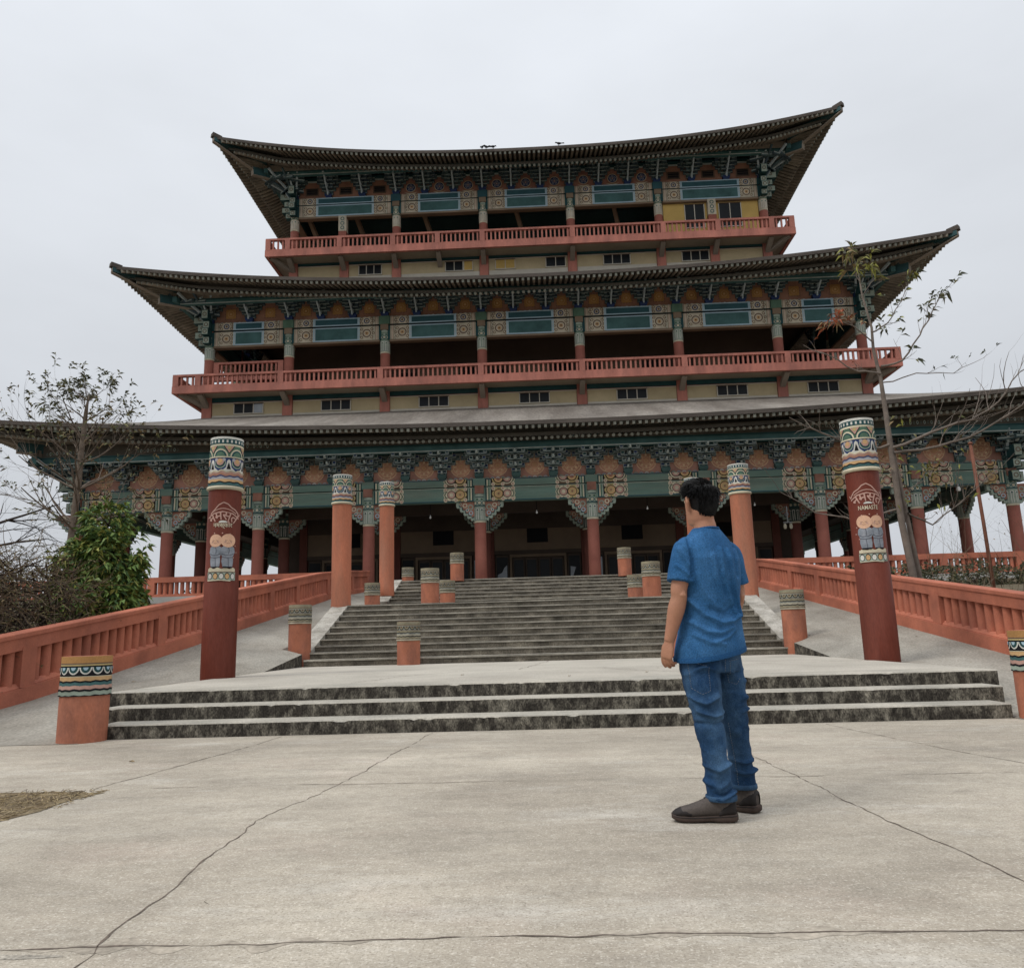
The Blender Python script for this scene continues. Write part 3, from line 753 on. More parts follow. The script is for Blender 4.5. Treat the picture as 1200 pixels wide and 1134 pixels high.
# ================================================================== the temple
XC, Y1 = -.13, 34.96
F1, F2, F3 = 0., 3.61, 6.84               # facade lines of the three tiers (root-local y)
HW1, HW2, HW3 = 20.78, 16.67, 13.42       # half widths
BK1, BK2, BK3 = 30., 26.4, 23.2           # rear lines
T = empty('temple', (XC, Y1, 2.866), 'huge three tiered temple with flared dark roofs, painted beams and salmon balconies', 'temple')
def tp(name, b, parent=None, loc=(0, 0, 0), smooth=False, rz=0):
    """part given in coordinates with absolute heights"""
    o = link(name, b if not isinstance(b, MB) else b.mesh(name, smooth), parent or T, (loc[0], loc[1], loc[2]-(2.866 if parent is None else 0)), rz)
    return o
def part(name, b, smooth=False): return tp(name, b, None, (0, 0, 0), smooth)

# ---------- column (base at z=0 local) with painted capital and corbels
def column_mesh(r, h, m):
    b = MB(); b.lathe([(r*1.02, 0), (r, h*.3), (r*.97, h)], 20, m); return b.mesh('column', True)
def capital_mesh(r, z0, z1, m_line, bg, top_red=None):
    """painted sleeve z0..z1 around the column"""
    w = Wrap(r); H = z1-z0
    w.band(z0+.06*H, z1, 1, bg, 24); w.band(z0, z0+.06*H, 2, 'cream', 24)
    w.band(z1-.1*H, z1, 2, 'sage', 24); w.band(z1-.13*H, z1-.1*H, 3, m_line, 24)
    for i in range(8):
        th = -PI+2*PI*(i+.5)/8
        for q in (-.16, .16): w.poly([(th+q-.05, z0+.10*H), (th+q+.05, z0+.10*H), (th+q+.05, z0+.46*H), (th+q-.05, z0+.46*H)], 3, 'white_paint')
        w.disc(th, z0+.46*H, .07, 3, 'white_paint', 10, 1.1, .7); w.disc(th, z0+.44*H, .04, 4, m_line, 8)
        w.disc(th+PI/8, z0+.68*H, .10, 3, 'teal', 10); w.disc(th+PI/8, z0+.68*H, .065, 4, 'cream', 10)
        w.disc(th, z0+.80*H, .06, 3, 'leaf_green', 8)
    w.band(z0+.56*H, z0+.60*H, 4, m_line, 24)
    return w.b.mesh('capital')
def corbel_mesh(r, z0, z1, L_, s):
    """scalloped brackets spreading under the beam either side of a capital"""
    b = MB(); H = z1-z0
    if True:
        pts = [(r*.9, z1), (r*.9, z0)]; n = 5
        for k in range(n):
            a0 = k/n; a1 = (k+1)/n
            P0 = (r*.9+L_*a0, z0+H*(a0**1.4)*.92); P1 = (r*.9+L_*a1, z0+H*(a1**1.4)*.92)
            for j in range(1, 6):
                t_ = j/5; bx = P0[0]+(P1[0]-P0[0])*t_; bz = P0[1]+(P1[1]-P0[1])*t_
                o = .085*math.sin(PI*t_); pts.append((bx+o*.75, bz-o))
        pts.append((r*.9+L_, z1))
        P = [(s*x, z) for x, z in pts]
        if s > 0: P = P[:]          # ccw seen from -y
        else: P = P[::-1]
        b.prism(P, -.09, .09, 'sage')
        for side in (-1, 1):
            y = -.094*1 if side < 0 else .094
            def fl(poly, dy, m):
                q = [(s*x, y+side*dy, z) for x, z in poly]
                if (s > 0) != (side < 0): q = q[::-1]
                b.face(q, m)
            inner = [(r*.9+(x-r*.9)*.86, z1-(z1-z)*.86) for x, z in pts]
            fl(inner, .0, 'teal_dark')
            inner = [(r*.9+(x-r*.9)*.80, z1-(z1-z)*.80) for x, z in pts]
            fl(inner, .003, 'brick_red')
            for (fx, fz, rr, m, m2) in ((.22, .30, .13, 'sage', 'rust_panel'), (.52, .2, .11, 'cream', 'brick_red'), (.2, .62, .10, 'sky_blue', 'brick_red'), (.78, .12, .07, 'sage', 'brick_red'), (.4, .46, .07, 'white_paint', 'teal')):
                cx, cz = r*.9+L_*fx, z1-H*fz
                fl([(cx+rr*math.cos(2*PI*i/10), cz+rr*math.sin(2*PI*i/10)) for i in range(10)], .006, m)
                fl([(cx+rr*.6*math.cos(2*PI*i/10), cz+rr*.6*math.sin(2*PI*i/10)) for i in range(10)], .009, m2)
    return b.mesh('corbel')

# ---------- painted beams
def beam1(x0, x1, zA, zB, zC, zD):
    """two stacked teal grey beams of the ground tier between column centres x0,x1 with floral ends"""
    b = MB(); yb = -.20
    b.box(x0, x1, yb, .2, zA, zB, 'teal_grey'); b.box(x0, x1, yb-.03, .2, zC, zD, 'teal_grey')
    b.box(x0, x1, yb+.08, .18, zB, zC, 'black_line'); b.box(x0, x1, yb-.045, yb-.02, zD-.05, zD, 'bracket')  # black strip paints the shadow gap between the two beams
    b.box(x0+.3, x1-.3, yb-.012, yb-.001, zA, zA+.045, 'teal_deep'); b.box(x0+.3, x1-.3, yb-.012, yb-.001, zB-.04, zB, 'sage')
    Lf = min(1.08, (x1-x0)/2-.75)
    for s in (-1, 1):
        xe = x0 if s < 0 else x1; d = -s
        X = lambda u: xe+d*u
        def rc(u0, u1, z0, z1, y, m): b.rect(min(X(u0), X(u1)), max(X(u0), X(u1)), z0, z1, y, m)
        for (za, zb, y) in ((zA, zB, yb-.004), (zC, zD, yb-.034)):
            H = zb-za
            for k in range(5): rc(.27+.062*k, .27+.062*(k+1), za, zb, y-.004, ('teal_dark', 'cream', 'leaf_green', 'sage', 'black_line')[k])
            rc(.58, .58+Lf-.1, za, zb, y-.004, 'brown_line')
            u1 = .58+Lf-.06                              # scalloped outer border
            nS = 3 if H > .5 else 2
            for k in range(nS):
                cz = za+H*(k+.5)/nS
                b.disc(X(u1-.08), cz, H/nS*.56, y-.005, 'cream', 12, .75); b.disc(X(u1-.10), cz, H/nS*.46, y-.008, 'leaf_green', 12, .75); b.disc(X(u1-.12), cz, H/nS*.34, y-.011, 'brown_line', 12, .75)
            big = H > .5; cz = za+H*.5 if big else za
            # outer half rosette and inner heart rosette
            for (u, R0, c1, c2, c3) in ((.58+Lf*.62, .26, 'cream', 'pink_paint', 'cream'), (.58+Lf*.26, .29, 'yellow_paint', 'ochre_line', 'brick_red')):
                if big:
                    for j in range(6):
                        a = 2*PI*j/6; b.disc(X(u)+R0*.62*math.cos(a), cz+R0*.72*math.sin(a), R0*.42, y-.012, c1, 9)
                    b.disc(X(u), cz, R0*.74, y-.015, 'black_line', 14); b.disc(X(u), cz, R0*.64, y-.018, c2, 14); b.disc(X(u), cz, R0*.34, y-.021, c1, 10); b.disc(X(u), cz, R0*.18, y-.024, c3, 8)
                else:
                    hp = lambda rr: [(X(u)+rr*math.cos(PI+PI*j/10), zb-.01+rr*math.sin(PI+PI*j/10)) for j in range(11)]
                    b.flat(hp(R0), y-.012, c1); b.flat(hp(R0*.8), y-.015, 'black_line'); b.flat(hp(R0*.66), y-.018, c2); b.flat(hp(R0*.34), y-.021, c3)
            for u in (.58+Lf*.04, .58+Lf*.44, .58+Lf*.86):
                for f in ((.12, .88) if big else (.2,)): b.disc(X(u), za+H*f, .085, y-.013, 'cream', 9); b.disc(X(u), za+H*f, .05, y-.016, 'pink_paint', 8)
    return b.mesh('beam')
def beam2(x0, x1, zA, zB, zC, zD, m_mid='teal'):
    """upper tiers: beige cloud painting at the ends, framed teal field between"""
    b = MB(); yb = -.2
    b.box(x0, x1, yb, .2, zA, zB, 'teal_dark'); b.box(x0, x1, yb-.02, .2, zC, zD, 'teal_dark'); b.box(x0, x1, yb+.06, .18, zB, zC, 'black_line')  # shadow gap between the beams painted as a black strip
    b.box(x0+.26, x1-.26, yb+.01, .16, zA-.10, zA-.002, 'wall_dim')
    Lw = 1.02; m0 = x0+.34; W = x1-x0
    big = W > 4.6
    e0, e1 = x0+.30, x1-.30
    for (za, zb, y) in ((zA, zB, yb-.004), (zC, zD, yb-.024)):
        H = zb-za
        for s in (-1, 1):
            xa, xb = (e0, e0+Lw) if s < 0 else (e1-Lw, e1)
            b.rect(xa, xb, za, zb, y-.003, 'beige_paint')
            for k in range(4):
                u = (xa+.04+.07*k) if s < 0 else (xb-.04-.07*k)
                b.rect(u-.012, u+.012, za, zb, y-.006, ('brown_line', 'pink_paint', 'brown_line', 'sage')[k])
            cx = xa+.62 if s < 0 else xb-.62
            if zA == za:
                b.ring(cx, za+H*.5, .17, .225, y-.008, 'brown_line'); b.disc(cx, za+H*.5, .10, y-.008, 'ochre_line', 12); b.disc(cx, za+H*.5, .05, y-.011, 'brown_line', 8)
            else: b.ring(cx, za+H*.5, .10, .15, y-.008, 'navy'); b.disc(cx, za+H*.5, .06, y-.008, 'brown_line', 10)
            for (du, f) in ((-.26, .2), (-.26, .8), (.26, .2), (.26, .8), (.34, .5), (-.34, .5)):
                b.ring(cx+du, za+H*f, .045, .075, y-.008, 'brown_line', 9); b.disc(cx+du, za+H*f, .035, y-.009, 'cream', 8)
            xo = xb if s < 0 else xa
            for k in range(4): b.disc(xo-(-1 if s < 0 else 1)*.0, za+H*(k+.5)/4, H*.13, y-.010, 'cream', 9, .6)
            b.rect(xo-.035, xo+.035, za, zb, y-.012, 'sky_blue')
            for k in (-1, 1):
                zz = [za+H*j/8 for j in range(9)]; off = .36 if k < 0 else .30
                for j in range(8):
                    a_, c_ = cx+k*off+.035*(-1)**j, cx+k*off+.035*(-1)**(j+1)
                    b.flat([(a_-.012, zz[j]), (a_+.012, zz[j]), (c_+.012, zz[j+1]), (c_-.012, zz[j+1])], y-.009, 'brown_line')
        xa, xb = e0+Lw+.035, e1-Lw-.035
        if xb > xa:
            b.rect(xa, xb, za, zb, y-.003, 'sky_blue'); b.rect(xa+.05, xb-.05, za+.075 if za == zA else za+.06, zb-.06, y-.006, m_mid if za == zA else 'teal_deep')
    return b.mesh('beam')

# ---------- bracket sets: inverted stepped pyramid of arms and blocks, base at z=0, facing -y
def bracket_mesh(wide, depth, H, tongue, seed):
    b = MB(); r = random.Random(seed)
    b.loft([[(-.13, -.15, 0), (.13, -.15, 0), (.13, .15, 0), (-.13, .15, 0)], [(-.20, -.22, .12), (.20, -.22, .12), (.20, .22, .12), (-.20, .22, .12)], [(-.20, -.22, .22), (.20, -.22, .22), (.20, .22, .22), (-.20, .22, .22)], [(-.10, -.12, .31), (.10, -.12, .31), (.10, .12, .31), (-.10, .12, .31)]], 'navy' if tongue else 'teal_cap')
    n = 4; z = .26; step = (H-.26)/n; ah = step*.42; bh = step-ah
    for k in range(n):
        zz = z+k*step
        # arms across, one row on the wall line and further rows outward
        for row in range(0, k+1):
            y = -depth*row/(n-1)*.95; hl = (wide*((.36 if tongue else .24)+(.20 if tongue else .235)*(k-row*.6)))
            hl = max(hl, .17)
            b.box(-hl, hl, y-.06, y+.06, zz, zz+ah, 'bracket')
            b.box(-hl+.02, hl-.02, y-.068, y-.061, zz+.004, zz+.028, 'bracket_edge')
            for q in (-1, 0, 1):
                cx = q*(hl-.085)
                b.box(cx-.085, cx+.085, y-.085, y+.085, zz+ah+.001, zz+step-.002, 'bracket')
                if tongue: b.box(cx-.085, cx+.085, y-.093, y-.086, zz+step-.035, zz+step-.003, 'bracket_edge')
                else:
                    b.box(cx-.083, cx+.083, y-.090, y-.086, zz+ah-.03, zz+step-.003, 'bracket_edge')
                    b.box(cx-.060, cx+.060, y-.094, y-.0905, zz+ah+.0, zz+step-.028, ('teal_dark', 'bracket', 'navy')[(k+row+q) % 3])
        # arm reaching out
        yo = -depth*(k+.35)/(n-1)
        b.obox((0, .1, zz+ah*.5+.003), (0, yo, zz+ah*.5+.003), .12, ah*.98, 'bracket', m_end='bracket_edge')
        if tongue:
            b.obox((0, yo+.02, zz+ah*.3), (0, yo-.16, zz+ah*.3+(.13 if k < 3 else -.1)), .085, ah*.62, 'tongue')
        else:
            b.loft([[(-.05, yo, zz), (.05, yo, zz), (.05, yo, zz+ah), (-.05, yo, zz+ah)], [(-.035, yo-.14, zz+.06), (.035, yo-.14, zz+.06), (.035, yo-.14, zz+.13), (-.035, yo-.14, zz+.13)]], 'bracket_edge')
    if tongue:      # light carved strip running down the middle
        P = [(0, -depth-.10, H-.16), (0, -depth*.86-.16, H*.66), (0, -depth*.5-.2, H*.44), (0, -.34, .30), (0, -.30, .12)]
        for i in range(4): b.obox(P[i], P[i+1], .075, .05, 'tongue', up=(0, -1, .2))
    return b.mesh('bracket_set')

# ---------- frieze panels between the brackets
def frieze_mesh(w, H, kind):
    b = MB(); b.box(-w/2, w/2, 0, .1, 0, H, {'disc': 'salmon_panel', 'square': 'rust_panel', 'flower': 'brick_red', 'vent': 'rust_panel'}[kind])
    b.box(-w/2, w/2, -.05, -.002, H*.80, H*.86, 'bracket_edge'); b.box(-w/2, w/2, -.08, -.002, H*.86, H, 'teal_dark')
    n = max(3, round(w/.24))
    for k in range(n):
        cx = -w/2+(k+.5)*w/n; rr = w/n*.42
        P = [(cx+rr*math.cos(PI*j/7), .01+rr*.95*math.sin(PI*j/7)) for j in range(8)]
        b.flat(P, -.006, ('white_paint', 'sage', 'lilac')[k % 3] if kind != 'vent' else 'pink_paint')
        b.flat([(cx+rr*.5*math.cos(PI*j/7), .01+rr*.5*math.sin(PI*j/7)) for j in range(8)], -.010, 'pink_paint' if k % 2 else 'teal_grey')
    return b.mesh('frieze_panel')
def medallion_mesh(kind, r, cz):
    b = MB()
    if kind == 'disc':
        b.disc(0, cz, r, -.006, 'salmon_ring', 24); b.disc(0, cz, r*.94, -.010, 'salmon_disc', 24)
        b.ring(0, cz, r*.70, r*.75, -.014, 'salmon_ring', 24); b.disc(0, cz, r*.42, -.014, 'salmon_ring', 16); b.disc(0, cz, r*.38, -.018, 'salmon_disc', 16)
        for j in range(8):
            a = 2*PI*j/8; b.disc(r*.56*math.cos(a), cz+r*.56*math.sin(a), r*.11, -.014, 'salmon_ring', 7); b.disc(r*.85*math.cos(a+.39), cz+r*.85*math.sin(a+.39), r*.06, -.014, 'salmon_ring', 6)
            a += .39; b.flat([(r*.1*math.cos(a-.5), cz+r*.1*math.sin(a-.5)), (r*.34*math.cos(a), cz+r*.34*math.sin(a)), (r*.1*math.cos(a+.5), cz+r*.1*math.sin(a+.5))], -.022, 'ochre_line')
    elif kind == 'square':
        q = r
        b.rect(-q, q, cz-q, cz+q, -.006, 'brown_line'); b.rect(-q*.9, q*.9, cz-q*.9, cz+q*.9, -.010, 'ochre')
        for k in range(4): 
            u = -q+2*q*(k+.5)/4
            b.rect(u-.03, u+.03, cz+q*.82, cz+q, -.014, 'rust_panel'); b.rect(u-.03, u+.03, cz-q, cz-q*.82, -.014, 'rust_panel')
            b.rect(-q, -q*.82, cz+u-.03, cz+u+.03, -.014, 'rust_panel'); b.rect(q*.82, q, cz+u-.03, cz+u+.03, -.014, 'rust_panel')
        b.disc(0, cz, q*.55, -.014, 'ochre_line', 16); b.disc(0, cz, q*.48, -.018, 'ochre', 16); b.disc(0, cz, q*.2, -.022, 'ochre_line', 8)
    elif kind == 'flower':
        b.disc(0, cz, r, -.006, 'rust_panel', 22); b.ring(0, cz, r*.78, r*.86, -.010, 'cream', 22); b.disc(0, cz, r*.76, -.010, 'navy', 20)
        for j in range(5): a = PI/2+2*PI*j/5; b.disc(r*.42*math.cos(a), cz+r*.42*math.sin(a), r*.20, -.014, 'lilac', 9); b.disc(r*.42*math.cos(a), cz+r*.42*math.sin(a), r*.12, -.018, 'navy', 8)
        b.disc(0, cz, r*.15, -.018, 'pink_paint', 8)
        P = [(-r*1.15, cz-r*.9), (-r*.5, cz-r*1.2), (0, cz-r*1.28), (r*.5, cz-r*1.2), (r*1.15, cz-r*.9), (r*.5, cz-r*1.02), (0, cz-r*1.08), (-r*.5, cz-r*1.02)]
        b.flat(P[:4][0:1]+P[1:5]+P[5:], -.014, 'cream')
    else:
        b.box(-r*1.15, r*1.15, -.03, .0, cz-r*.75, cz+r*.7, 'brown_line'); b.box(-r*.95, r*.95, -.036, -.031, cz-r*.6, cz+r*.55, 'black_line')
        for k in range(3): b.box(-r*.95, r*.95, -.05, -.037, cz-r*.5+k*r*.4, cz-r*.44+k*r*.4, 'wall_dark')
    return b.mesh('medallion')

# ---------- roofs
def eave(hw, f, bk, om, oc, zm, up, side, u):
    """point on the eave line: side 0 front,1 right,2 back,3 left; u -1..1"""
    D = (bk-f)/2; cy = (f+bk)/2
    o = om+(oc-om)*abs(u)**3; z = zm+up*abs(u)**2.2
    if side == 0: return Vector((u*(hw+oc), f-o, z))
    if side == 2: return Vector((-u*(hw+oc), bk+o, z))
    if side == 1: return Vector((hw+o, cy+u*(D+oc), z))
    return Vector((-hw-o, cy-u*(D+oc), z))
def wallpt(hw, f, bk, side, u, ins=0.):
    cy = (f+bk)/2; D = (bk-f)/2-ins; h = hw-ins; u = max(-1, min(1, u))
    return {0: Vector((u*h, cy-D, 0)), 2: Vector((-u*h, cy+D, 0)), 1: Vector((h, cy+u*D, 0)), 3: Vector((-h, cy-u*D, 0))}[side]
def roof(name, hw, f, bk, om, oc, zm, up, top, ztop, m_top, slope_in, spacing, dz_in):
    """hipped roof with flared corners. top=(hw,f,bk) rectangle where it meets the storey above at ztop."""
    rt = MB(); n = 48; nv = 10; TH = .17
    for side in range(4):
        G = []
        for i in range(n+1):
            u = -1+2*i/n; E = eave(hw, f, bk, om, oc, zm, up, side, u); W = wallpt(*top, side, u)
            row = []
            for k in range(nv+1):
                v = k/nv; p = E.lerp(Vector((W.x, W.y, 0)), v)
                p.z = zm+(ztop-zm)*(v*(.86+.14*v))+(E.z-zm)*(1-v)**1.7
                row.append(p)
            G.append(row)
        for i in range(n):
            for k in range(nv): rt.face([G[i][k], G[i+1][k], G[i+1][k+1], G[i][k+1]], m_top)
        # fascia and soffit
        for i in range(n):
            a, c = G[i][0], G[i+1][0]
            dn = Vector((0, 0, -TH)); ins_a = (Vector((wallpt(hw, f, bk, side, -1+2*i/n).x, wallpt(hw, f, bk, side, -1+2*i/n).y, 0))-Vector((a.x, a.y, 0))).normalized()*.12
            rt.face([a+dn, c+dn, c, a], 'roof_edge')
    o = part(name, rt); auto_smooth(o, 50)
    # soffit boarding, rafters, fascia strips
    sf = MB(); ns = 64
    def inner(side, u): 
        E = eave(hw, f, bk, om, oc, zm, up, side, u); W = wallpt(hw, f, bk, side, u*(1+oc/hw) if side in (0, 2) else u*(1+oc/((bk-f)/2)), .1)
        W.z = zm+dz_in+.42*(E.z-zm); return E, W
    for side in range(4):
        P = [inner(side, -1+2*i/ns) for i in range(ns+1)]
        for i in range(ns):
            a, c = P[i], P[i+1]
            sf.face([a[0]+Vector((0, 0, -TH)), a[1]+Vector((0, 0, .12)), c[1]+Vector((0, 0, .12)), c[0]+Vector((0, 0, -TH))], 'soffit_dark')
    link('soffit', sf.mesh('soffit'), o)
    ra = MB(); fl = MB()
    for side in range(4):
        Ls = 2*(hw+oc) if side in (0, 2) else (bk-f)+2*oc
        k = int(Ls/spacing)
        for i in range(k):
            u = -1+2*(i+.5)/k
            E, W = inner(side, u)
            if abs(u) > .985: continue
            hd = Vector((W.x-E.x, W.y-E.y, 0)); Lh = hd.length; d = hd.normalized(); up_ = Vector((0, 0, 1))
            eb = E.z-TH
            # slope of the rafters
            zend = eb-.40; zin = W.z-.02
            pm = E+d*.80; pm.z = zend
            W2 = Vector((W.x, W.y, zin))
            jig = .012*math.sin(i*12.9)
            ra.tube([pm+Vector((0, 0, jig)), W2], .075, 6, 'rafter', m_end='rafter_end')
            q0 = E+d*.05; q0.z = eb-.075+jig; q1 = E+d*min(1.5, Lh*.5); q1.z = eb-.075+min(1.5, Lh*.5)*slope_in
            fl.obox(q0, q1, .115, .13, 'rafter', m_end='rafter_end')
    link('rafters', ra.mesh('rafters'), o)['kind'] = 'stuff'
    link('flying_rafters', fl.mesh('flying_rafters'), o)['kind'] = 'stuff'
    # strip between the two rafter rows, wedge boards and hip beams
    st_ = MB()
    for side in range(4):
        for i in range(ns):
            A = []
            for u in (-1+2*i/ns, -1+2*(i+1)/ns):
                E, W = inner(side, u); d = Vector((W.x-E.x, W.y-E.y, 0)).normalized()
                p = E+d*.84; p.z = E.z-TH-.26; A.append((p, d))
            (p, d), (q, e) = A
            dz = Vector((0, 0, .12))
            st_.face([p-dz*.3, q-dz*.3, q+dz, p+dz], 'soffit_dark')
    link('eave_strip', st_.mesh('eave_strip'), o)
    for (sx, sy) in ((-1, -1), (1, -1), (1, 1), (-1, 1)):
        b = MB(); fy = f if sy < 0 else bk
        tip = Vector((sx*(hw+oc), fy+sy*oc, zm+up)); root = Vector((sx*(hw-1.2), fy-sy*1.2, zm+dz_in+.05))
        mid = root.lerp(tip, .66); mid.z = zm+up*.30-.36
        b.obox(root+Vector((0, 0, -.15)), mid, .30, .42, 'hip_teal', m_end='hip_pale'); 
        bb = root+Vector((0, 0, -.39)); b.obox(bb, mid+Vector((0, 0, -.24)), .22, .06, 'hip_pale')
        b.obox(root.lerp(tip, .45)+Vector((0, 0, -.06)), tip+Vector((0, 0, -.18)), .27, .32, 'hip_teal', m_end='hip_pale')
        b.obox(mid+Vector((0, 0, .1)), tip+Vector((0, 0, -.37)), .2, .05, 'hip_pale')
        b.obox(tip+Vector((-sx*.3, -sy*.3, -.03)), tip+Vector((sx*.06, sy*.06, .02)), .3, .22, 'roof_edge')
        link('hip_beam', b.mesh('hip_beam'), o)
    return o

def purlin(hw, f, bk, off, z0, z1, zm, up, zr):
    """outer purlin carried by the brackets and wedge boards rising to the corners"""
    b = MB(); h, y0, y1 = hw+off, f-off, bk+off
    for (a, c) in (((-h-.5, y0), (h+.5, y0)), ((h, y0-.5), (h, y1+.5)), ((h+.5, y1), (-h-.5, y1)), ((-h, y1+.5), (-h, y0-.5))):
        b.obox((*a, (z0+z1)/2), (*c, (z0+z1)/2), .22, z1-z0, 'teal'); 
    for (a, c) in (((-h-.3, y0-.118), (h+.3, y0-.118)),):
        b.obox((*a, z0+.03), (*c, z0+.03), .012, .05, 'bracket_edge'); b.obox((*a, z1-.05), (*c, z1-.05), .012, .06, 'teal_dark')
    o = part('purlin', b)
    for s in (-1, 1):
        w = MB(); x1 = s*(h+.3); x0 = s*h*.52
        P = [(x0, z1), (x1, z1), (x1, z1+up*.40), (s*h*.8, z1+up*.17)]
        if s < 0: P = P[::-1]
        w.prism(P, y0-.06, y0+.05, 'hip_pale'); part('wedge_board', w)
    for s in (-1, 1):
        w = MB(); Ls = (y1-y0)*.25
        for k in range(1):
            X = s*h
            A = [(X, y0-.3, z1), (X, y0+Ls, z1), (X, y0-.3, z1+up*.4)]
            w.face(A if s > 0 else A[::-1], 'hip_pale'); w.face([(x-s*.08, y, z) for x, y, z in (A[::-1] if s > 0 else A)], 'hip_pale')
            w.face([(X, y0-.3, z1+up*.4), (X, y0+Ls, z1), (X-s*.08, y0+Ls, z1), (X-s*.08, y0-.3, z1+up*.4)], 'hip_pale')
        part('wedge_board', w)

# ---------- balconies
def railing_part(x0, x1, y, z0, z1, posts, m='balcony_pink', dirx=True, bay=None):
    b = MB()
    def bx(a0, a1, w, za, zb): 
        if dirx: b.box(a0, a1, y-w, y+w, za, zb, m)
        else: b.box(y-w, y+w, a0, a1, za, zb, m)
    bx(x0, x1, .10, z1-.11, z1); bx(x0, x1, .07, z0, z0+.06)
    P = [x0+.14]+posts+[x1-.14]
    for p in P: bx(p-.14, p+.14, .115, z0, z1-.111)
    for k in range(len(P)-1):
        a, c = P[k]+.14, P[k+1]-.14; n = max(1, int((c-a)/.235))
        for i in range(n):
            u = a+(i+.5)*(c-a)/n; bx(u-.044, u+.044, .045, z0+.061, z1-.11)
    return b
def balcony(hw, f, bk, ov, zb, zf, zt, posts, struts):
    h, y0 = hw+ov, f-ov
    b = MB(); b.box(-h, h, y0, bk+ov, zb+.08, zf-.06, 'soffit_beige')
    for (xa, xb, ya, yb) in ((-h-.02, h+.02, y0-.02, y0+.16), (-h-.02, -h+.16, y0+.161, bk+ov), (h-.16, h+.02, y0+.161, bk+ov)):
        b.box(xa, xb, ya, yb, zb, zf, 'balcony_pink')
    o = part('balcony', b)
    r_ = railing_part(-h, h, y0+.09, zf, zt, posts); link('railing', r_.mesh('railing'), o)
    for s in (-1, 1):
        r_ = railing_part(y0+.2, bk+ov, s*(h-.09), zf, zt, [f+ov+2.0*k for k in range(1, 9)], dirx=False); link('railing', r_.mesh('railing'), o)
    for x in struts:
        q = MB(); q.obox((x, f-.02, zb-.42), (x, y0+.28, zb+.06), .26, .2, 'hip_pale', up=(0, 0, 1)); link('strut', q.mesh('strut'), o)
    for s in (-1, 1):
        for x in (0,):
            q = MB(); q.obox((s*hw, f+.02, zb-.42), (s*(h-.25), y0+.25, zb+.05), .22, .2, 'hip_pale'); link('strut', q.mesh('strut'), o)
            for yy in (f+2, f+5.5):
                q = MB(); q.obox((s*(hw+.02), yy, zb-.42), (s*(h-.28), yy, zb+.06), .26, .2, 'hip_pale'); link('strut', q.mesh('strut'), o)
    return o

# ---------- windows
def window(x, z0, z1, y, w, panes, glass='glass_dark', n=3):
    b = MB(); fr = .05
    b.box(x-w/2-.02, x+w/2+.02, y-.03, y+.04, z0-.05, z0, 'frame_pale'); b.box(x-w/2-.02, x+w/2+.02, y-.03, y+.04, z1, z1+.04, 'brown_line')
    for k in range(n+1):
        u = x-w/2+w*k/n; b.box(u-.022, u+.022, y-.025, y+.03, z0, z1, 'frame_pale')
    o = part('window', b)
    p = MB(); p.box(x-w/2, x+w/2, y+.0, y+.02, z0, z1, glass); link('pane', p.mesh('pane'), o, (0, 0, 0))
    return o

# ================================================================== assemble tiers
XS1 = [-20.78, -16.67, -12.5, -7.5, -2.5, 2.5, 7.5, 12.5, 16.67, 20.78]
XS2 = [-16.67, -12.5, -7.5, -2.5, 2.5, 7.5, 12.5, 16.67]
XS3 = [-13.42, -7.5, -2.5, 2.5, 7.5, 13.42]
ZF = 2.866
def columns(xs, ys, r, z0, z1, m, capz, corb, cap_style, name='column', linemat='teal_dark', bg='sage'):
    cm = column_mesh(r, z1-z0, m); kp = capital_mesh(r, capz[0]-z0, capz[1]-z0, linemat, bg)
    km = [corbel_mesh(r, corb[0]-z0, corb[1]-z0, corb[2], s) for s in (-1, 1)] if corb else None
    for (x, y, rz) in [(x, y, q) for x, y, q in ys]:
        o = tp(name, cm, None, (x, y, z0), rz=rz)
        link('capital', kp, o)
        for k_ in km or []: link('corbel', k_, o)
# tier 1 front row, side rows
pos = [(x, F1, 0) for x in XS1]+[(s*20.78, F1+4.11+5.0*k, s*PI/2) for s in (-1, 1) for k in range(6)]
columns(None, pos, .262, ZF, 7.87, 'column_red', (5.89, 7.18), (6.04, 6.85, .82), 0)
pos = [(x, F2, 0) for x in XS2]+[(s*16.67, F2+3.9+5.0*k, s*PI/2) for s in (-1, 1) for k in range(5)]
columns(None, pos, .262, ZF, 7.87, 'column_shaded', (5.89, 7.18), (6.04, 6.85, .82), 0, name='inner_column', bg='capital_shaded')
# collar pieces on the columns above the capitals
cb = MB(); cb.box(-.20, .20, -.30, 0, 7.19, 7.55, 'brick_red'); cb.box(-.27, .27, -.31, 0, 7.551, 7.87, 'teal_grey'); cm_ = cb.mesh('column_head')
for x in XS1: tp('column_head', cm_, None, (x, F1, 0))
for i in range(len(XS1)-1):
    w = XS1[i+1]-XS1[i]; c = (XS1[i]+XS1[i+1])/2
    tp('beam', beam1(-w/2, w/2, 6.85, 7.48, 7.52, 7.86), None, (c, F1, 0))
sb = beam1(-2.5, 2.5, 6.85, 7.48, 7.52, 7.86)
for s in (-1, 1):
    tp('beam', beam1(-2.05, 2.05, 6.85, 7.48, 7.52, 7.86), None, (s*20.78, F1+2.05, 0), rz=s*PI/2)
    for k in range(5): tp('beam', sb, None, (s*20.78, F1+6.61+5*k, 0), rz=s*PI/2)
